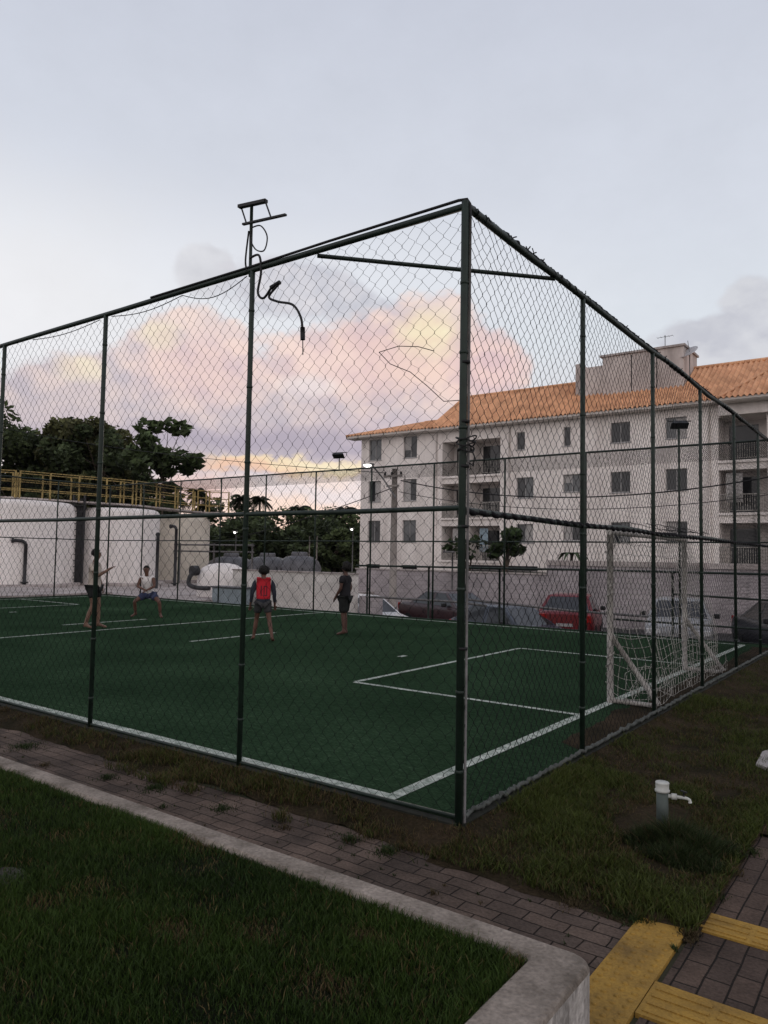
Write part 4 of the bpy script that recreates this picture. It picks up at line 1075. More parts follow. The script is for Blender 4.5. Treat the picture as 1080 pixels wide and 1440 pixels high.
    for v in bm.verts:
        q = v.co.copy(); l = Vector((q.x * (.125 if big else .090), q.y * (.125 if big else .106), q.z * (.13 if big else .108)))
        nn = noise.noise(q * (5 if big else 9)) * (.028 if big else .007) + noise.noise(q * 15) * (.012 if big else .004); l += q * nn
        if q.y > .25 and q.z < .35: l *= .74
        if q.z < -.25 and not big: l *= .80
        if big and q.z < -.55: l *= .8
        v.co = (hc + rgt * l.x + fwd * (l.y - .014) + hup * (l.z + .028)) * k + Vector((0, 0, dz))
    bm.verts.index_update()
    hv = np.array([v.co[:] for v in bm.verts]); hf = [tuple(v.index for v in f.verts) for f in bm.faces]; bm.free()
    np_mesh('hair', hv, hf, M['hair'], p, smooth=True, local=True)
    return p

def pose(**kw):
    d = dict(pelvis=(0, 0, .93), chest=(0, .01, 1.28), neck=(0, .0, 1.48), head=(0, .03, 1.62),
             shR=(.18, 0, 1.40), elR=(.23, -.02, 1.12), wrR=(.24, .06, .88), shL=(-.18, 0, 1.40), elL=(-.23, -.02, 1.12), wrL=(-.24, .06, .88),
             hipR=(.09, 0, .90), knR=(.10, .02, .50), anR=(.10, -.01, .09), toR=(.12, .17, .03), hipL=(-.09, 0, .90), knL=(-.10, .02, .50), anL=(-.10, -.01, .09), toL=(-.12, .17, .03))
    d.update(kw); return d
# bearing helper: heading so that local +y points along (dx,dy)
def head_to(dx, dy): return math.atan2(-dx, dy)
away = (-.63, .78)
person('child in a red bib over navy sleeves walking away across the pitch', (-7.95, 6.07, .005), head_to(-.72, .69), 1.46,
       pose(hipR=(.09, .0, .90), knR=(.15, -.05, .50), anR=(.22, -.22, .12), toR=(.25, -.06, .03), knL=(-.14, .16, .52), anL=(-.20, .20, .09), toL=(-.23, .38, .03),
            elR=(.25, -.05, 1.12), wrR=(.27, .05, .86), elL=(-.26, -.06, 1.12), wrL=(-.29, .02, .86)),
       dict(skin=M['skin1'], shirt=M['navy'], shorts=M['shortg']), hair='bushy', sleeves='long', bib=True)
person('child in black shirt and long black shorts standing near the far touchline', (-7.55, 8.09, .005), head_to(-.85, -.25), 1.55,
       pose(hipR=(.08, 0, .90), knR=(.07, .03, .50), anR=(.07, 0, .09), toR=(.09, .18, .03), knL=(-.07, .02, .50), anL=(-.08, -.02, .09), toL=(-.1, .16, .03),
            elL=(-.21, .03, 1.13), wrL=(-.17, .17, .92), elR=(.21, -.06, 1.13), wrR=(.2, .04, .88), head=(0, -.0, 1.62), neck=(0, -.01, 1.48)),
       dict(skin=M['skin3'], shirt=M['shirtb'], shorts=M['shortk']), sleeves='short', legs='long', hpitch=.45, hyaw=.3, hair='bushy')
person('tall youth in cream shirt and black shorts with one arm raised', (-12.3, 5.22, .005), head_to(.80, .60), 1.76,
       pose(elR=(.25, .12, 1.13), wrR=(.16, .36, 1.30), elL=(-.24, .0, 1.13), wrL=(-.24, .08, .90), anR=(.12, -.12, .10), toR=(.14, .05, .03), knL=(-.1, .07, .50), anL=(-.11, .08, .09), toL=(-.12, .26, .03)),
       dict(skin=M['skin2'], shirt=M['shirtw'], shorts=M['shortk']), sleeves='short', hpitch=.25)
person('boy in white tank top and blue shorts lunging with legs apart', (-13.85, 7.76, .005), head_to(.62, -.78), 1.60,
       pose(pelvis=(0, -.12, .68), chest=(.03, .02, 1.01), neck=(.04, .03, 1.21), head=(.05, .05, 1.35), shR=(.20, .02, 1.13), elR=(.27, .10, .88), wrR=(.06, .24, .81), shL=(-.15, .04, 1.13), elL=(-.21, .13, .89), wrL=(-.05, .27, .79),
            hipR=(.10, -.10, .65), knR=(.34, .10, .46), anR=(.36, -.12, .09), toR=(.44, .03, .03), hipL=(-.10, -.10, .65), knL=(-.36, .14, .46), anL=(-.38, .05, .09), toL=(-.46, .20, .03)),
       dict(skin=M['skin1'], shirt=M['tank_top'], shorts=M['shortb']), sleeves='none', hpitch=.5, hyaw=-.2)

# ------------------------------------------------------------------ cars
def car_proto(label, col, kind='hatch', group='cars parked behind the far fence', rack=False):
    p = thing('parked_car', label, 'car', (0, 0, 0), 0, group)
    L_, W_, Hh = (4.0, 1.70, 1.50) if kind == 'hatch' else (4.3, 1.74, 1.46) if kind == 'sedan' else (4.3, 1.80, 1.66)
    # side profile stations along y (front = -y): (y, z_bottom, z_belt, half width)
    y0 = -L_ / 2
    st = [(0, .32, .62, .66), (.04, .24, .74, .76), (.18, .20, .80, .82), (.62, .19, .88, .84), (1.02, .19, .95, .85), (2.0, .19, .97, .85), (L_ - 1.0, .20, 1.0, .85), (L_ - .35, .22, 1.02, .83), (L_ - .08, .28, 1.0, .78), (L_, .36, .92, .70)]
    if kind == 'sedan': st[-4:] = [(L_ - .9, .20, 1.0, .85), (L_ - .3, .22, 1.0, .82), (L_ - .06, .28, .96, .78), (L_, .36, .86, .70)]
    sc_ = W_ / 1.7; ring = []
    for (yy, zb, zt, hw) in st:
        hw *= sc_
        sec = [(hw * .82, zb), (hw * .97, zb + .10), (hw, zb + (zt - zb) * .45), (hw * .985, zt - .12), (hw * .94, zt - .02), (hw * .80, zt + .02), (0, zt + .035)]
        full = sec + [(-x, z) for x, z in reversed(sec[:-1])]
        ring.append([(x, y0 + yy, z) for x, z in full])
    m = MB(); n = len(ring[0])
    V = [q for r_ in ring for q in r_]
    m.add(V, [(i * n + k, i * n + k + 1, (i + 1) * n + k + 1, (i + 1) * n + k) for i in range(len(ring) - 1) for k in range(n - 1)] + [(i * n + n - 1, i * n, (i + 1) * n, (i + 1) * n + n - 1) for i in range(len(ring) - 1)], 0, True)
    m.add(ring[0], [tuple(range(n))[::-1]]); m.add(ring[-1], [tuple(range(n))])
    # greenhouse
    zt = Hh; ya, yb = y0 + 1.0, y0 + 1.75
    if kind == 'hatch': yc, yd = y0 + L_ - .95, y0 + L_ - .22
    elif kind == 'sedan': yc, yd = y0 + L_ - 1.45, y0 + L_ - .75
    else: yc, yd = y0 + L_ - .55, y0 + L_ - .15
    b, tw = .80 * sc_, .60 * sc_
    zb = .94
    bl = [(-b, ya, zb), (b, ya, zb), (b, yd, zb + .04), (-b, yd, zb + .04)]
    tl = [(-tw, yb, zt - .05), (tw, yb, zt - .05), (tw, yc, zt - .04), (-tw, yc, zt - .04)]
    ym = (yb + yc) / 2
    top = [(-tw * .8, yb + .12, zt - .005), (tw * .8, yb + .12, zt - .005), (tw * .8, yc - .1, zt), (-tw * .8, yc - .1, zt)]
    m.add(bl + tl + top, [(0, 1, 5, 4), (1, 2, 6, 5), (2, 3, 7, 6), (3, 0, 4, 7), (4, 5, 9, 8), (5, 6, 10, 9), (6, 7, 11, 10), (7, 4, 8, 11), (8, 9, 10, 11)], 0, False)
    m.build('body', paint('car_paint_' + label[:8], col), p, local=True)
    B = [Vector(q) for q in bl]; T = [Vector(q) for q in tl]
    def pane(name, a, b_, c, d, inset, out):
        a, b_, c, d = map(Vector, (a, b_, c, d)); ct = (a + b_ + c + d) / 4; nn = (b_ - a).cross(d - a).normalized() * out
        MB().add([q.lerp(ct, inset) + nn for q in (a, b_, c, d)], [(0, 1, 2, 3)]).build(name, M['glass'], p, local=True)
    pane('windscreen', B[0], B[1], T[1], T[0], .10, .006); pane('rear_window', B[2], B[3], T[3], T[2], .14, .006)
    for (bi, bj, ti, tj) in ((1, 2, 6 - 4, 5 - 4), (3, 0, 4 - 4, 7 - 4)):
        a, c = B[bi], B[bj]; t1, t0 = T[ti], T[tj]
        am, tm = a.lerp(c, .5), t0.lerp(t1, .5)
        pane('side_window', a.lerp(c, .04), am.lerp(a, .04), tm.lerp(t0, .04), t0, .10, .006)
        pane('side_window', am.lerp(c, .04), c.lerp(a, .05), t1, tm.lerp(t1, .04), .10, .006)
    hw = .84 * sc_
    for s in (-1, 1):
        MB().box(min(s * hw * .50, s * hw * .90), max(s * hw * .50, s * hw * .90), y0 - .012, y0 + .16, .60, .74, bev=.02).build('headlight', M['lampglass'], p, local=True)
        MB().box(min(s * hw * .62, s * hw * .90), max(s * hw * .62, s * hw * .90), y0 + L_ - .12, y0 + L_ + .012, .72, .96, bev=.02).build('tail_light', M['redlens'], p, local=True)
        q = MB(); q.box(min(s * .84 * sc_, s * 1.0 * sc_), max(s * .84 * sc_, s * 1.0 * sc_), ya + .42, ya + .55, .96, 1.09, bev=.03); q.build('mirror', M['blackpl'], p, local=True)
        for yy in (y0 + .78, y0 + L_ - .72):
            cx = s * hw * .90
            w = MB().lathe((cx, yy, .31), [(.19, -.09 * s), (.29, -.10 * s), (.31, -.07 * s), (.31, .07 * s), (.29, .10 * s), (.19, .09 * s)], 24, axis='x').build('wheel', M['tyre'], p, local=True)
            MB().lathe((cx, yy, .31), [(.19, .085 * s), (.17, .06 * s), (.06, .075 * s), (.001, .08 * s)], 16, axis='x').build('rim', M['rim'], w, local=True)
    MB().box(-.55, .55, y0 - .02, y0 + .06, .30, .44, bev=.015).build('grille', M['blackpl'], p, local=True)
    MB().box(-.24, .24, y0 - .028, y0 - .006, .45, .54).build('number_plate', M['alu'], p, local=True)
    MB().box(-.24, .24, y0 + L_ + .004, y0 + L_ + .016, .60, .69).build('number_plate', M['alu'], p, local=True)
    return p
def put(p, x, y, rz, dz=0):
    p.location = (x, y, lot_z(x, y) + dz); p.rotation_euler = (0, 0, rz)
put(car_proto('white hatchback low behind the fence, leftmost parked car', (.62, .62, .62)), -13.3, 16.2, R(74), -.14)
put(car_proto('dark maroon sedan parked beside the white hatchback', (.032, .009, .011), 'sedan'), -11.2, 18.6, R(72), .02)
put(car_proto('dull blue hatchback half hidden behind the guard rail', (.035, .045, .065)), -7.6, 16.1, R(72), -.30)
put(car_proto('bright red hatchback parked against the grey boundary wall', (.13, .008, .011)), -6.75, 18.6, R(196))
put(car_proto('silver sedan facing the pitch behind the goal', (.24, .245, .255), 'sedan'), -3.25, 17.9, R(13))
put(car_proto('black car at the right edge beyond the fence corner', (.012, .013, .018), 'sedan'), -.05, 15.9, R(30), .06)

# guard rail along the car park
p = thing('guard_rail', 'dark metal guard rail fence between the pitch and parked cars', 'railing', (-6, 14.1, -.8))
gx = [-11.55, -9.3, -7.0, -4.72, -2.43, -.2, 2.0, 4.2]
for x in gx: MB().tube([(x, 14.1, lot_z(x, 14.1) - .05), (x, 14.1, 1.41)], .03, 8).build('rail_post', M['post'], p)
MB().tube([(-12.0, 14.1, 1.37), (-9, 14.1, 1.39), (-4, 14.1, 1.42), (4.3, 14.1, 1.43)], .028, 8).build('top_rail', M['post'], p)
MB().tube([(-11.6, 14.1, .42), (-8.5, 14.1, .42), (-7.4, 14.1, .36)], .032, 8).build('lower_rail', M['galv'], p)
MB().tube([(-8.0, 14.13, .50), (-5, 14.13, .36), (-3, 14.13, .33)], .030, 8).build('lower_rail', M['galv'], p)
MB().tube([(-2.43, 14.1, .90), (4.2, 14.1, .75)], .024, 8).build('lower_rail', M['post'], p)
MB().tube([(-3.9, 14.1, .22), (.5, 14.1, .2)], .024, 8).build('lower_rail', M['post'], p)

# ------------------------------------------------------------------ boundary walls
mb = MB(); mb.box(-19.8, -10.0, 24, 24.2, -1.7, 1.02); mb.box(-10.0, 16, 24, 24.2, -1.7, 1.42)
p = thing('boundary_wall', 'long grey block wall between the car park and apartment block', 'wall', (-2, 24.1, -.9))
mb.build('wall', M['block'], p)
mb = MB(); mb.box(-19.85, -10.01, 23.96, 24.24, 1.021, 1.08); mb.box(-10.0, 16, 23.96, 24.24, 1.421, 1.62); mb.build('coping', M['concrete'], p)
p = thing('low_wall', 'low pale wall beyond the far touchline left of the parked cars', 'wall', (-15.3, 15, -.2))
mb = MB(); mb.box(-18.6, -12.75, 15, 15.18, -1.2, 1.05); mb.build('wall', M['lowwall'], p)
mb = MB(); mb.box(-18.62, -12.73, 14.97, 15.21, 1.051, 1.10); mb.build('coping', M['concrete'], p)
p = thing('low_wall', 'short dark grey wall between the pale wall and white car', 'wall', (-12, 15.4, -.9))
mb = MB(); mb.box(-12.72, -11.9, 15.2, 15.4, -1.6, .35); mb.build('wall', M['block'], p)

# ------------------------------------------------------------------ apartment block
YF = 37.4
bld = thing('apartment_building', 'long white three-storey apartment block with terracotta roof', 'building', (-14, YF, .8))
def wall_holes(x0, x1, z0, z1, holes, y, depth=.16):
    m = MB(); X = sorted(set([x0, x1] + [h[0] for h in holes] + [h[1] for h in holes])); Zs = sorted(set([z0, z1] + [h[2] for h in holes] + [h[3] for h in holes]))
    for i in range(len(X) - 1):
        for k in range(len(Zs) - 1):
            cx, cz = (X[i] + X[i + 1]) / 2, (Zs[k] + Zs[k + 1]) / 2
            if any(h[0] < cx < h[1] and h[2] < cz < h[3] for h in holes): continue
            m.add([(X[i], y, Zs[k]), (X[i + 1], y, Zs[k]), (X[i + 1], y, Zs[k + 1]), (X[i], y, Zs[k + 1])], [(0, 1, 2, 3)])
    for h in holes:
        a, b, c, d = h[:4]; dp = h[4] if len(h) > 4 else depth
        m.add([(a, y, c), (b, y, c), (b, y, d), (a, y, d), (a, y + dp, c), (b, y + dp, c), (b, y + dp, d), (a, y + dp, d)], [(0, 4, 5, 1), (1, 5, 6, 2), (2, 6, 7, 3), (3, 7, 4, 0)])
    return m
wins = []; logs = []
C3 = (9.12, 6.18, 3.38)
for xc in (-28.87, -25.88):
    for zc in C3: wins.append((xc - .55, xc + .55, zc - .74, zc + .74))
wins += [(-17.95, -17.38, 8.34, 9.44), (-17.92, -16.8, 5.35, 6.62), (-17.92, -16.8, 2.60, 3.76), (-14.88, -14.45, 8.35, 9.5), (-14.9, -13.85, 5.62, 6.66), (-14.9, -13.85, 2.75, 3.80)]
for xa in (-12.05, -9.0):
    wins += [(xa, xa + 1.12, 8.32, 9.48), (xa, xa + 1.12, 5.48, 6.66), (xa, xa + 1.12, 2.66, 3.80)]
wins += [(1.2, 2.3, 8.32, 9.48), (1.2, 2.3, 5.48, 6.66), (1.2, 2.3, 2.66, 3.80), (4.2, 5.3, 8.32, 9.48), (4.2, 5.3, 5.48, 6.66), (4.2, 5.3, 2.66, 3.80)]
fl_z = ((6.95, 9.22), (4.22, 6.45), (1.48, 3.68))
for (a, b) in ((-23.3, -21.7), (-21.3, -19.05), (-6.3, -4.0), (-3.45, -1.1)):
    for z in fl_z: logs.append((a, b, z[0], z[1]))
vents = [(-29.5, -28.3, .80, 1.08), (-26.5, -25.2, .80, 1.08)]
X0, X1, ZT = -30.1, 8.0, 10.05
hl = [w + (.16,) for w in wins] + [l + (1.5,) for l in logs] + [v + (.2,) for v in vents]
m = wall_holes(X0, X1, .3, ZT, hl, YF)
m.add([(X0, YF, .3), (X0, YF + 9, .3), (X0, YF + 9, ZT), (X0, YF, ZT)], [(0, 3, 2, 1)]); m.add([(X1, YF, .3), (X1, YF + 9, .3), (X1, YF + 9, ZT), (X1, YF, ZT)], [(0, 1, 2, 3)]); m.add([(X0, YF + 9, .3), (X1, YF + 9, .3), (X1, YF + 9, ZT), (X0, YF + 9, ZT)], [(0, 3, 2, 1)])
m.build('wall', M['wall'], bld)
for i, (a, b, c, d) in enumerate(wins):
    y = YF + .11; f = MB(); t = .045
    f.box(a, b, y, y + .05, c, c + t); f.box(a, b, y, y + .05, d - t, d); f.box(a, a + t, y, y + .05, c + t, d - t); f.box(b - t, b, y, y + .05, c + t, d - t)
    xm = (a + b) / 2
    if b - a > .8: f.box(xm - .022, xm + .022, y, y + .05, c + t, d - t)
    f.box(a - .05, b + .05, YF - .04, YF + .1, c - .05, c - .002)
    w = f.build('window', M['alu'], bld)
    q = MB(); q.add([(a + t, y + .03, c + t), (b - t, y + .03, c + t), (b - t, y + .03, d - t), (a + t, y + .03, d - t)], [(0, 1, 2, 3)])
    q.build('pane', M['glass'] if (i * 7) % 5 else M['glass2'], w)
    k = (i * 5 + 2) % 7
    if k < 4 and b - a > .8:
        ca, cb_ = ((a + t, xm - .03) if k % 2 else (xm + .03, b - t)); zc = c + t + (0 if k < 3 else .5)
        g = MB(); nf = 10
        g.add([(ca + (cb_ - ca) * u / nf, y + .024 - .006 * (u % 2), zz) for zz in (zc, d - t) for u in range(nf + 1)], [(u, u + 1, nf + 2 + u, nf + 1 + u) for u in range(nf)])
        g.build('curtain', M['curtain'] if k != 2 else M['glass2'], w)
for i, (a, b, c, d) in enumerate(logs):
    y = YF + 1.5
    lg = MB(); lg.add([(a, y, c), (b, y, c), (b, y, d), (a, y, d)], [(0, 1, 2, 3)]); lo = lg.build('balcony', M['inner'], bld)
    g = MB(); g.box(a + .25, a + .25 + (b - a) * .62, y - .05, y - .004, c + .02, d - .25); g.build('glass_door', M['glass'], lo)
    g = MB(); g.box(a, b, YF - .05, YF + .03, c + .92, c + .97); g.box(a, b, YF - .04, YF + .02, c + .08, c + .12)
    nb = int((b - a) / .11)
    for k in range(nb + 1):
        x = a + .03 + (b - a - .06) * k / nb; g.box(x - .013, x + .013, YF - .025, YF + .005, c + .121, c + .919)
    g.build('balcony_railing', M['wpaint'], bld)
    g = MB(); g.box(a - .06, b + .06, YF - .10, YF - .003, c - .14, c - .005); g.build('balcony_slab', M['wall'], bld)
    if i in (2, 5, 7):
        g = MB(); x0_, x1_ = (a + .7, a + 1.3) if i != 7 else (a + .3, a + 1.1)
        g.add([(x0_ + (x1_ - x0_) * u / 8, YF + .25 + .02 * (u % 2), zz) for zz in (c + .55, d - .15) for u in range(9)], [(u, u + 1, 10 + u, 9 + u) for u in range(8)])
        g.build('hanging_cloth', M['bluecurt'] if i == 5 else M['curtain'], lo)
    if i == 10 or i == 7:
        pass
for a, b, c, d in vents:
    g = MB(); g.add([(a, YF + .2, c), (b, YF + .2, c), (b, YF + .2, d), (a, YF + .2, d)], [(0, 1, 2, 3)]); g.build('basement_vent', M['dark'], bld)
g = MB(); g.box(-21.62, -21.38, YF - .03, YF + .0, .9, 10.0); g.build('wall_pilaster', M['wall'], bld)
for x in (-23.75, -18.4, -6.75): MB().tube([(x, YF - .06, .9), (x, YF - .06, 9.9)], .05, 8).build('downpipe', M['wall'], bld)
# dark ledge / planter edge above the terrace
g = MB(); g.box(-21.5, -16.4, YF - 1.0, YF - .2, .95, 1.2); g.build('planter_ledge', M['dark'], bld)

# roofs: corrugated tile slopes
def roof_slope(x0, x1, ye, ze, yr, zr, hipl=0, hipr=0, back=True):
    pitch = .27; n = int((x1 - x0) / pitch * 4); rows = 22; V = []; F = []
    cols = []
    for i in range(n + 1):
        x = x0 + (x1 - x0) * i / n; wv = .075 * math.sin(2 * math.pi * x / pitch)
        lim = 1.0
        if hipl: lim = min(lim, (x - x0) / hipl)
        if hipr: lim = min(lim, (x1 - x) / hipr)
        lim = max(lim, 0.0)
        for k in range(rows + 1):
            t = lim * k / rows; saw = .03 * (1 - ((t * rows) % 1.0)) if 0 < k < rows else .0
            V.append((x, ye + (yr - ye) * t, ze + (zr - ze) * t + wv * (1 if lim > .02 else 0) + saw))
    for i in range(n):
        for k in range(rows): F.append((i * (rows + 1) + k, (i + 1) * (rows + 1) + k, (i + 1) * (rows + 1) + k + 1, i * (rows + 1) + k + 1))
    m = MB(); m.add(V, F, 0, False)
    # back slope and ends as plain planes
    yb = 2 * yr - ye
    rl, rr = x0 + hipl, x1 - hipr
    m.add([(x0, yb, ze), (x1, yb, ze), (rr, yr, zr), (rl, yr, zr)], [(0, 3, 2, 1)])
    m.add([(x0, ye, ze), (x0, yb, ze), (rl, yr, zr)], [(0, 2, 1)]); m.add([(x1, ye, ze), (x1, yb, ze), (rr, yr, zr)], [(0, 1, 2)])
    m.tube([(rl, yr, zr + .03), (rr, yr, zr + .03)], .11, 8)
    if hipl: m.tube([(x0, ye, ze + .03), (rl, yr, zr + .03)], .08, 8)
    return m
YR = 41.2
roof_slope(-24.1, 9, 36.75, 10.12, YR, 12.95).build('roof', M['tile'], bld)
roof_slope(-31.0, -23.6, 36.7, 10.14, 40.6, 11.35, hipl=4.2).build('roof', M['tile'], bld)
roof_slope(-6.0, 9.2, 36.0, 10.0, YR - .02, 13.02, hipl=3.0).build('roof', M['tile'], bld)
g = MB(); g.box(-31.0, -24.0, 36.72, 36.80, 9.98, 10.12); g.box(-24.05, -6.0, 36.78, 36.86, 9.96, 10.10); g.box(-5.98, 9.1, 36.06, 36.14, 9.86, 9.99)
g.build('eave_board', M['trim'], bld)
g = MB(); g.box(-31.0, -24.0, 36.81, YF + .3, 9.95, 9.975); g.box(-24.0, -6.0, 36.87, YF + .3, 9.93, 9.955); g.box(-5.95, 9.0, 36.15, YF + .3, 9.83, 9.86)
g.build('soffit', M['wall'], bld)
g = MB(); g.box(-6.2, 8.0, YF - .45, YF - .02, 9.25, 9.82); g.build('roof_beam', M['wall'], bld)
# water-tank housing on the roof
g = MB(); g.box(-13.05, -8.4, 38.9, 41.9, 10.6, 13.78); g.box(-14.55, -13.06, 39.1, 41.9, 10.6, 13.35); g.box(-14.9, -14.56, 39.3, 41.5, 10.6, 13.7)
hs = g.build('tank_housing', mat('stained_housing_render', (.66, .585, .55), .9, stretch=(1, 1, .3), scale=1.2, col2=(.36, .31, .29), coord='World', detail=9), bld)
g = MB(); g.box(-13.2, -8.3, 38.8, 42.0, 13.781, 13.9); g.build('housing_slab', M['concrete'], hs)
g = MB(); g.box(-11.35, -11.30, 38.89, 38.899, 11.2, 13.7); g.box(-9.9, -9.85, 38.89, 38.899, 11.2, 13.7); g.build('seam', M['dark'], hs)
p = thing('roof_antenna', 'thin television aerial standing on the roof tank housing', 'antenna', (-9.6, 39.6, 13.9))
m = MB(); m.tube([(-9.6, 39.6, 13.9), (-9.6, 39.6, 14.75)], .02, 6); m.build('mast', M['blackpl'], p)
m = MB(); m.tube([(-10.0, 39.5, 14.62), (-9.2, 39.7, 14.70)], .012, 5)
for k in range(5): m.tube([(-10.0 + .2 * k, 39.5 + .05 * k - .16, 14.62 + .02 * k), (-10.0 + .2 * k, 39.5 + .05 * k + .16, 14.62 + .02 * k)], .008, 5)
m.build('aerial', M['blackpl'], p)
p = thing('satellite_dish', 'pale satellite dish on the apartment roof', 'satellite dish', (-8.15, 39.2, 12.2))
m = MB(); m.tube([(-8.15, 39.2, 12.1), (-8.15, 39.2, 13.35)], .03, 8); m.build('mast', M['galv'], p)
m = MB(); m.lathe((0, 0, 0), [(.001, .0), (.2, .02), (.4, .08), (.52, .14), (.53, .15), (.4, .095), (.2, .035), (.001, .015)], 24)
ds = m.build('dish', mat('dish_grey', (.50, .50, .52), .5, .2), p, local=True); ds.location = (0, 0, 1.15); ds.rotation_euler = (R(38), R(-18), 0)
m = MB(); m.tube([(-8.15, 39.15, 13.45), (-8.15, 38.8, 14.0)], .015, 6); m.build('feed_arm', M['galv'], p)

# ------------------------------------------------------------------ utility poles, lamps, wires
p = thing('utility_pole', 'weathered concrete utility pole before the white apartment block', 'pole', (-15.13, 20.5, -.9))
m = MB(); m.tube([(-15.13, 20.5, -1.2), (-15.13, 20.5, 5.25)], [.17, .11], 12); m.build('pole', M['wood'], p)
m = MB(); m.bar((-15.6, 20.4, 4.95), (-14.7, 20.4, 4.95), .08, .09); m.bar((-15.45, 20.4, 4.55), (-14.85, 20.4, 4.55), .07, .08); m.build('crossarm', M['wood'], p)
m = MB()
for x in (-15.55, -15.2, -14.75): m.lathe((x, 20.4, 5.0), [(.03, 0), (.05, .03), (.035, .06), (.05, .09), (.03, .12), (.001, .13)], 10)
m.build('insulator', M['blackpl'], p)
m = MB(); m.tube([(-14.95, 20.35, 4.05), (-15.55, 20.2, 4.9), (-16.0, 20.1, 5.42)], .035, 8); m.build('lamp_arm', M['galv'], p)
m = MB(); m.box(-16.42, -15.95, 19.98, 20.2, 5.42, 5.50, bev=.02); lh = m.build('lamp_head', M['galv'], p)
m = MB(); m.lathe((-16.2, 20.05, 5.44), [(.001, -.10), (.10, -.085), (.17, -.03), (.18, .0)], 16); m.build('lamp_lens', M['lit'], lh)
def lamp(loc, label, h, hw=.28):
    p = thing('street_lamp', label, 'street lamp', loc); x, y, z = loc
    MB().tube([(x, y, z), (x, y, z + h)], [.05, .035], 8).build('pole', M['galv'], p)
    hd = MB().box(x - hw, x + .06, y - .09, y + .09, z + h, z + h + .08, bev=.02).build('lamp_head', M['galv'], p); return p, hd
lamp((-13.35, 22.2, -1.0), 'short unlit lamp post in front of the grey wall', 2.85, .42)
p, hd = lamp((-34.8, 30.0, -.2), 'small lit street lamp among the dark trees', 3.3)
MB().lathe((-34.9, 30, 3.09), [(.001, -.10), (.09, -.07), (.12, 0)], 12).build('lamp_lens', M['lit'], hd)
p, hd = lamp((-30.5, 37.1, -.2), 'small lit street lamp beside the corner of the apartment block', 3.75)
MB().lathe((-30.6, 37.1, 3.54), [(.001, -.10), (.09, -.07), (.12, 0)], 12).build('lamp_lens', M['lit'], hd)
for x, y, h, lab in ((-33.6, 36, 3.0, 'thin pale post in the dark trees, left of two'), (-32.9, 36, 3.0, 'thin pale post in the dark trees, right of two')):
    p = thing('post', lab, 'post', (x, y, -.2)); MB().tube([(x, y, -.2), (x, y, h)], .05, 8).build('post', M['wood'], p)
def wire(label, a, b, sag, r=.012, name='overhead_cable'):
    a, b = Vector(a), Vector(b); m = MB()
    m.tube([a.lerp(b, t / 30) - Vector((0, 0, sag * 4 * (t / 30) * (1 - t / 30))) for t in range(31)], r, 5)
    tag(m.build(name, M['cable']), label, 'cable')
wire('thin overhead cable crossing the sky on the left', (-15.5, 20.4, 5.1), (-62, 24, 12.5), .6, .014)
wire('thick cable sagging from the pole across the apartment front', (-14.75, 20.4, 4.75), (4.0, 20, 5.4), 1.25, .022)
wire('thinner lower cable sagging across the apartment front', (-14.85, 20.4, 4.3), (4.0, 20.2, 4.7), 1.1, .012)
wire('pale cable running from the pole down towards the dark trees', (-14.85, 20.4, 4.55), (-34, 25, 1.9), .3, .02)

# ------------------------------------------------------------------ white treatment tanks with yellow walkway
def tank(c, R_, z0, z1, label, m_, tone, ring=True):
    p = thing('storage_tank', label, 'tank', (*c, z0), group='white tanks beyond the pitch'); b = .32
    prof = [(R_, 0), (R_, z1 - z0 - b)] + [(R_ - b + b * math.cos(a), z1 - z0 - b + b * math.sin(a)) for a in [R(15 * k) for k in range(1, 7)]] + [(0, z1 - z0 + .05)]
    MB().lathe((*c, z0), prof, 64).build('shell', m_, p)
    MB().lathe((*c, z0 - .35), [(0, 0), (R_ + .35, 0), (R_ + .35, .30), (R_ + .30, .36), (R_ - .05, .36)], 48).build('plinth', M['concrete'], p)
    return p
T1, T2, T3 = (-33.0, 14.0), (-31.4, 18.8), (-33.2, 23.6)
t1 = tank(T1, 2.85, .12, 3.95, 'widest white round tank, leftmost beside the fence end', M['tank'], 0)
t2 = tank(T2, 2.0, .12, 3.85, 'middle white round tank with dark gap on its left', M['tank'], 0)
t3 = tank(T3, 2.1, .12, 3.75, 'cream white round tank, rightmost and farthest back', M['tankcream'], 0)
def vpipe(label, x, y, z0, z1, elbow, group='dark vertical pipes by the tanks'):
    p = thing('vertical_pipe', label, 'pipe', (x, y, z0), group=group); m = MB()
    m.tube([(x, y, z0), (x, y, z1)], .075, 10); m.build('riser', M['dpipe'], p)
    m = MB(); m.tube(sm([(x, y, z1 - .02), (x + elbow[0] * .3, y + elbow[1] * .3, z1 + .12), (x + elbow[0], y + elbow[1], z1 + .14)], 5), .075, 10); m.tube([(x + elbow[0] * .95, y + elbow[1] * .95, z1 + .14), (x + elbow[0] * 1.15, y + elbow[1] * 1.15, z1 + .14)], .11, 10); m.build('elbow', M['dpipe'], p)
    m = MB(); m.lathe((x, y, z0 + .08), [(.1, 0), (.17, 0), (.17, .06), (.1, .06)], 12); m.build('flange', M['dpipe'], p)
vpipe('dark riser pipe on the front of the widest tank', -30.15, 13.2, .12, 1.95, (-.25, -.45))
vpipe('shorter dark pipe standing right of the cream tank', -26.6, 17.6, -.2, 2.35, (.05, -.05))
vpipe('taller dark pipe against the right side of the cream tank', -28.2, 19.9, .0, 2.85, (-.3, -.1))
p = thing('horizontal_pipe', 'dark horizontal pipe at the left edge in front of the tanks', 'pipe', (-31, 10.9, .4)); MB().tube([(-32.8, 9.8, .45), (-29.7, 11.2, .45)], .09, 10).build('pipe_run', M['dpipe'], p)
m = MB(); m.lathe((-29.75, 11.18, -.2), [(.06, 0), (.06, .6)], 8); m.build('pipe_stand', M['dpipe'], p)
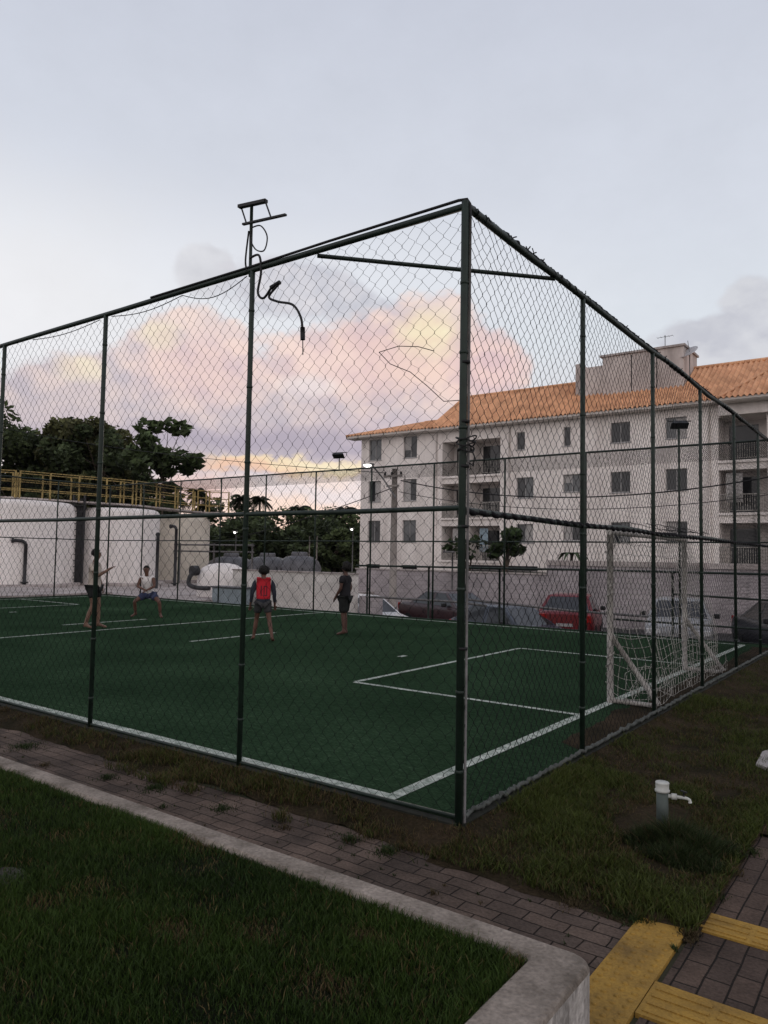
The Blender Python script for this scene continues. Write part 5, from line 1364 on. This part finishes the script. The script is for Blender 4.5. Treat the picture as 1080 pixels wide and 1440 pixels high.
# dark panel behind the ladder stands in for deep shade between the tanks
p = thing('access_ladder', 'dark caged ladder before a panel painted as shade in the gap between the first two tanks', 'ladder', (-31.2, 16.35, 0))
m = MB()
for s in (-.22, .22): m.bar((-30.95 + s * .5, 16.2 + s, .1), (-30.95 + s * .5, 16.2 + s, 4.4), .08, .08)
m.build('ladder_rail', M['dpipe'], p)
m = MB()
for k in range(14): m.bar((-30.95 - .11, 16.2 - .22, .3 + .3 * k), (-30.95 + .11, 16.2 + .22, .3 + .3 * k), .04, .04)
m.build('rung', M['dpipe'], p)
m = MB(); m.box(-31.9, -31.4, 15.9, 16.9, .1, 3.9); m.build('gap_shade_panel', M['dpipe'], p)
# walkway
p = thing('tank_walkway', 'yellow railed walkway crossing the tops of the white tanks', 'walkway', (-32.5, 18, 3.9))
path = [Vector((-36.5, 6.5, 4.08)), Vector((-32.0, 13.6, 4.08)), Vector((-30.9, 18.9, 4.06)), Vector((-31.9, 24.6, 4.0)), Vector((-30.6, 25.2, 4.0))]
wd = .55
deck = MB(); rails = {-1: MB(), 1: MB()}; posts_ = []
for a, b in zip(path[:-1], path[1:]):
    d = (b - a).normalized(); n_ = Vector((-d.y, d.x, 0))
    deck.bar(a, b, wd * 2, .08)
    ln = (b - a).length; k = max(1, int(ln / 1.25))
    for s in (-1, 1):
        for z in (.42, .84, 1.25): rails[s].tube([a + n_ * wd * s + Vector((0, 0, z)), b + n_ * wd * s + Vector((0, 0, z))], .025, 6)
        for i in range(k + 1): posts_.append(a.lerp(b, i / k) + n_ * wd * s)
deck.build('deck', M['concrete'], p)
for s in (-1, 1): rails[s].build('handrail', M['yrail'], p)
for q in posts_:
    m = MB(); m.bar(q, q + Vector((0, 0, 1.27)), .06, .06); m.build('rail_post', M['yrail'], p)
p = thing('vent_stack', 'short white ribbed vent pipe on top of the widest tank', 'vent', (-33.2, 11.8, 3.9))
MB().lathe((-33.2, 11.8, 3.9), [(.2, 0), (.2, .18), (.23, .2), (.2, .22), (.2, .45), (.23, .47), (.2, .5), (.2, .85), (.24, .88), (.24, 1.0), (0, 1.0)], 14).build('stack', M['tank'], p)
mb = MB(); mb.box(-40, -18.7, 13.35, 30, -.5, -.02); mb.box(-40, FX - .4, -6, 13.34, -.5, .06)
tag(mb.build('concrete_apron', M['concrete'], base=False), kind='structure')
# smaller equipment between tanks and low wall
p = thing('dome_tank', 'small white domed tank with black elbow pipe by the pitch', 'tank', (-20.3, 16.0, -.2))
MB().lathe((-20.3, 16.0, -.2), [(.98, 0), (.98, .75), (.94, 1.05), (.8, 1.28), (.55, 1.42), (.25, 1.48), (0, 1.49)], 32).build('shell', M['tank'], p)
m = MB(); m.tube(sm([(-20.75, 15.0, 1.0), (-20.8, 14.8, .75), (-20.75, 14.72, .45), (-20.3, 14.72, .34), (-19.6, 14.75, .34)], 5), .085, 10); m.tube([(-20.76, 15.1, .98), (-20.76, 14.85, .98)], .2, 12); m.build('elbow_pipe', M['dpipe'], p)
p = thing('equipment_box', 'pale blue box standing against the low pale wall', 'box', (-18.3, 14.25, -.2))
MB().box(-18.75, -17.1, 14.15, 14.6, -.25, .42, bev=.02).build('cabinet', M['blue'], p); MB().box(-18.8, -17.05, 14.1, 14.65, .425, .48, bev=.015).build('lid', M['grp'], p)
for (x, y, r, h, lab) in ((-28.6, 24.0, 1.35, 1.62, 'grey domed fibreglass tank, left of the row behind the low wall'), (-26.0, 24.2, 1.25, 1.66, 'grey domed fibreglass tank in the middle behind the low wall'), (-23.7, 24.2, 1.15, 1.74, 'grey domed fibreglass tank, rightmost, above the red bib')):
    p = thing('dome_tank', lab, 'tank', (x, y, -.2), group='grey domed tanks')
    MB().lathe((x, y, -.2), [(r, 0), (r, h * .60), (r * .97, h * .72), (r * .86, h * .88), (r * .62, h * 1.0), (r * .3, h * 1.05), (0, h * 1.06)], 28).build('shell', M['grp'], p)
    MB().lathe((x, y, -.2 + h * 1.03), [(.42, 0), (.42, .16), (.36, .22), (0, .22)], 16).build('lid', M['grp'], p)
    for a in range(200, 380, 30): MB().tube([(x + r * 1.01 * math.cos(R(a)), y + r * 1.01 * math.sin(R(a)), -.15), (x + r * 1.01 * math.cos(R(a)), y + r * 1.01 * math.sin(R(a)), h * .58)], .03, 5).build('rib', M['grp'], p)
p = thing('pipe_frame', 'thin grey pipe rack above the domed tanks', 'pipe rack', (-27, 23, 0)); m = MB()
for z in (1.75, 2.1): m.tube([(-31.5, 22.4, z), (-25.2, 22.4, z)], .05, 6)
m.build('pipe_run', M['galv'], p)
for x in (-31, -28.2, -25.3): MB().tube([(x, 22.4, -.3), (x, 22.4, 2.2)], .05, 6).build('support', M['galv'], p)

# ------------------------------------------------------------------ vegetation
def leaf_cloud(centers, per, size, col, spread):
    P = []; C = []
    for (c, r, shade) in centers:
        n = int(per * nrng.uniform(.7, 1.3))
        v = nrng.normal(0, 1, (n, 3)); v /= np.linalg.norm(v, axis=1)[:, None]
        rr = r * nrng.uniform(.35, 1.05, n) ** .6
        q = np.array(c) + v * rr[:, None] * np.array([1, 1, .8]); P.append(q)
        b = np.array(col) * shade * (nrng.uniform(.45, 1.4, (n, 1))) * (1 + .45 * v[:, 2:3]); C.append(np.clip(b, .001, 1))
    P = np.concatenate(P); C = np.concatenate(C); n = len(P)
    a = nrng.normal(0, 1, (n, 3)); a[:, 2] *= .5; a /= np.linalg.norm(a, axis=1)[:, None]
    b = np.cross(a, nrng.normal(0, 1, (n, 3))); b /= np.linalg.norm(b, axis=1)[:, None]
    s = size * nrng.uniform(.6, 1.3, n)[:, None]
    V = np.stack([P - a * s, P + b * s * .5 - a * s * .1, P + a * s, P - b * s * .5 - a * s * .1], 1)
    F = np.arange(n * 4).reshape(n, 4)
    return V.reshape(-1, 3), F, np.repeat(C, 4, 0)

def tree(label, base, h, crown_r, col, per=90, ncl=34, size=.2, group='dark trees behind the tanks', name='tree', flat=.8, trunk_r=.16, low=.35, gap=0., seed=0, cl=.33):
    rg = random.Random(seed); x, y, z = base
    p = thing(name, label, 'tree', base, group=group)
    m = MB(); top = Vector((x + rg.uniform(-.3, .3), y, z + h * .7))
    bp = [Vector((x, y, z - .2)), Vector((x + rg.uniform(-.15, .15), y, z + h * .25)), Vector((x + rg.uniform(-.25, .25), y + .1, z + h * .45)), top]
    m.tube(sm(bp, 4), [trunk_r * (1 - .75 * i / 12) for i in range(13)], 8)
    cz = z + h * (low + 1) / 2; ch = h * (1 - low) / 2; cents = []
    for i in range(ncl):
        while True:
            v = Vector((rg.uniform(-1, 1), rg.uniform(-1, 1), rg.uniform(-1, 1)))
            if .25 < v.length < 1: break
        c = Vector((x + v.x * crown_r, y + v.y * crown_r, cz + v.z * ch)); c.z += .25 * rg.uniform(-1, 1)
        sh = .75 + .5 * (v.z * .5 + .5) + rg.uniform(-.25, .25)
        cents.append((c, crown_r * cl * rg.uniform(.6, 1.15), sh))
        if i % 2 == 0 or c.z > z + h * .86:
            s0 = bp[2].lerp(top, rg.uniform(0, 1)); m.tube([s0, s0.lerp(c, .5) + Vector((0, 0, .12)), c], [trunk_r * .34, trunk_r * .22, .015], 6)
    m.build('trunk', M['bark'], p)
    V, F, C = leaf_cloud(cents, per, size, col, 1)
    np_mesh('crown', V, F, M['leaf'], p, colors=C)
    return p
DG = (.066, .086, .038); DG2 = (.050, .066, .032); OL = (.085, .088, .040)
tree('tall dark tree cut by the left edge of the photo', (-57.0, 24, -.3), 15.4, 4.8, DG, 190, 48, .30, seed=1, low=.15)
tree('bushy dark tree second from the left edge', (-53.0, 28.5, -.3), 14.2, 4.1, DG2, 190, 46, .30, seed=2, low=.15)
tree('rounded olive-green tree in the middle of the left tree mass', (-49.0, 28.0, -.3), 12.8, 3.7, OL, 180, 42, .28, seed=3, low=.15)
tree('dense dark tree behind the walkway before the almond tree', (-46.4, 27.5, -.3), 11.6, 2.9, DG2, 170, 38, .26, seed=4, low=.15)
tree('low dark tree filling the gap above the middle tank', (-48.2, 31.5, -.3), 9.6, 3.2, DG2, 170, 36, .26, seed=5, low=.1)
tree('low olive tree behind the left end of the yellow walkway', (-60.5, 31, -.3), 11.8, 4.4, OL, 170, 38, .28, seed=6, low=.1)
tree('large-leaved almond tree standing alone right of the tree mass', (-38.7, 27.0, -.3), 11.3, 2.15, (.062, .086, .038), 42, 30, .40, seed=9, low=.44, cl=.30, trunk_r=.13)
# distant tree line
k = 0
for (x, y, h, r, lab) in ((-64, 56, 8.6, 4.4, 'distant dark tree under the palms, leftmost'), (-52, 56, 7.0, 4.2, 'distant dark tree behind the floodlit gap, second from left'), (-45.5, 54, 6.6, 3.8, 'distant dark tree left of the apartment block, third'), (-39.5, 50, 5.6, 3.6, 'distant low dark tree nearest the apartment corner'),
                         (-36.5, 40, 4.6, 3.0, 'near dark tree beside the apartment corner'), (-33.0, 38.2, 3.6, 1.9, 'dark bush tree touching the apartment corner'), (-41.5, 38, 4.8, 3.6, 'wide dark tree above the grey domed tanks'), (-46.5, 40, 5.4, 3.8, 'wide dark tree right of the cream tank')):
    k += 1
    tree(lab, (x, y, -.4), h, r, DG2 if k % 2 else DG, 150, 34, .26, group='distant dark trees', seed=20 + k, low=.02, name='tree')
def wood():
    cents = []
    for i in range(150):
        x = rng.uniform(-110, -24); y = rng.uniform(60, 75); cents.append(((x, y, rng.uniform(0, 5.2)), rng.uniform(1.5, 2.8), rng.uniform(.6, 1.1)))
    for i in range(60):
        x = rng.uniform(-45, -31.5); y = rng.uniform(41, 47); cents.append(((x, y, rng.uniform(0, 3.2)), rng.uniform(1.0, 1.8), rng.uniform(.6, 1.1)))
    V, F, C = leaf_cloud(cents, 90, .4, DG2, 1)
    return np_mesh('woodland', V, F, M['leaf'], colors=C, base=False)
tag(wood(), 'dark far-off woodland below the afterglow', 'woodland', kind='stuff')
def palm_mesh(seed, h):
    rg = random.Random(seed); p = thing('palm_tree', '', 'palm tree', (0, 0, 0)); m = MB()
    lean = rg.uniform(-.8, .8); pts = [(lean * (t / 6) ** 2, .2 * t / 6, h * t / 6 - .2) for t in range(7)]
    m.tube(pts, [.2, .17, .16, .15, .14, .13, .13], 8); m.build('trunk', M['palmbark'], p, local=True)
    top = Vector(pts[-1]); V = []; F = []; C = []
    for f in range(30):
        a = rg.uniform(0, 6.283); e = rg.uniform(-.5, 1.2); Lf = rg.uniform(1.2, 1.8); d = Vector((math.cos(a), math.sin(a), 0)); s = Vector((-d.y, d.x, 0))
        shade = rg.uniform(.6, 1.3); n = 20
        for i in range(n):
            t = (i + 1) / n; c = top + d * Lf * t * math.cos(e * (1 - t * .5)) + Vector((0, 0, Lf * (math.sin(e) * t - .75 * t * t)))
            for sg in (-1, 1):
                ll = .50 * math.sin(math.pi * min(.98, t * .85 + .12)) + .08; tip = c + s * sg * ll * .75 + d * ll * .45 - Vector((0, 0, ll * .55)); w = d * .075
                b = len(V); V += [c - w, c + w, tip]; F.append((b, b + 1, b + 2)); cc = np.array([.026, .036, .016]) * shade * rg.uniform(.6, 1.3); C += [cc] * 3
    np_mesh('crown', np.array([v[:] for v in V]), F, M['leaf'], p, colors=np.array(C), local=True)
    return p
pp = [palm_mesh(s, 1.0 * hh) for s, hh in ((31, 7.6), (32, 8.2), (33, 7.0))]
spots = [(-71.0, 54, 0), (-68.0, 55, 1), (-65.2, 53, 2), (-62.5, 55, 0), (-59.5, 56, 2), (-51.5, 55, 1), (-49.2, 56, 2), (-44.8, 54, 2), (-40.6, 53, 0), (-71.5, 57, 1)]
used = set()
for i, (x, y, q) in enumerate(spots):
    o = pp[q] if q not in used else copy_tree(pp[q]); used.add(q)
    o.location = (x, y, (.7 if x < -58 else -1.0) + .45 * math.sin(i * 2.1)); o.rotation_euler = (0, 0, i * 1.3)
    tag(o, 'dark silhouetted palm on the horizon beneath the afterglow', 'palm tree', 'palms along the horizon')
# shrubs on the terrace
def shrub(label, base, h, r, col, n, size, seed, stems=5):
    rg = random.Random(seed); p = thing('shrub', label, 'shrub', base); x, y, z = base; m = MB(); cents = []
    for i in range(stems):
        c = Vector((x + rg.uniform(-r, r), y + rg.uniform(-r, r) * .6, z + h * rg.uniform(.45, .95))); m.tube([(x, y, z), (x + (c.x - x) * .4, y, z + (c.z - z) * .6), c], [.05, .035, .015], 6); cents.append((c, r * .48, rg.uniform(.8, 1.2)))
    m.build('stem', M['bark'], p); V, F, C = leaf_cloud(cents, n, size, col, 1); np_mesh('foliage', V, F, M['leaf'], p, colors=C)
shrub('tall leafy green shrub before the apartment ground floor', (-14.9, 30.0, .8), 2.5, .9, (.04, .062, .026), 70, .22, 41, 7)
shrub('sparse low shrub left of the tall leafy shrub', (-17.0, 30.0, .8), 1.9, .9, (.04, .06, .026), 30, .2, 42, 5)
p = thing('banana_plant', 'small broad-leaved plant above the grey wall beside a fence post', 'plant', (-10.6, 28.0, .8)); m = MB(); m.tube([(-10.6, 28, .8), (-10.55, 28, 1.9)], .07, 8); m.build('stem', M['bark'], p)
m = MB()
for a in range(7):
    an = a * .9; d = Vector((math.cos(an), math.sin(an) * .6, 0)); s = Vector((-d.y, d.x, 0)); vs = []
    for i in range(7):
        t = i / 6; c = Vector((-10.55, 28, 1.85)) + d * .85 * t + Vector((0, 0, .75 * t - 1.05 * t * t)); w = .17 * math.sin(math.pi * (t * .9 + .08)); vs += [c - s * w, c + s * w]
    m.add(vs, [(2 * i, 2 * i + 1, 2 * i + 3, 2 * i + 2) for i in range(6)])
m.build('leaf', mat('broad_leaf', (.04, .065, .025), .6, .3, 8), p)
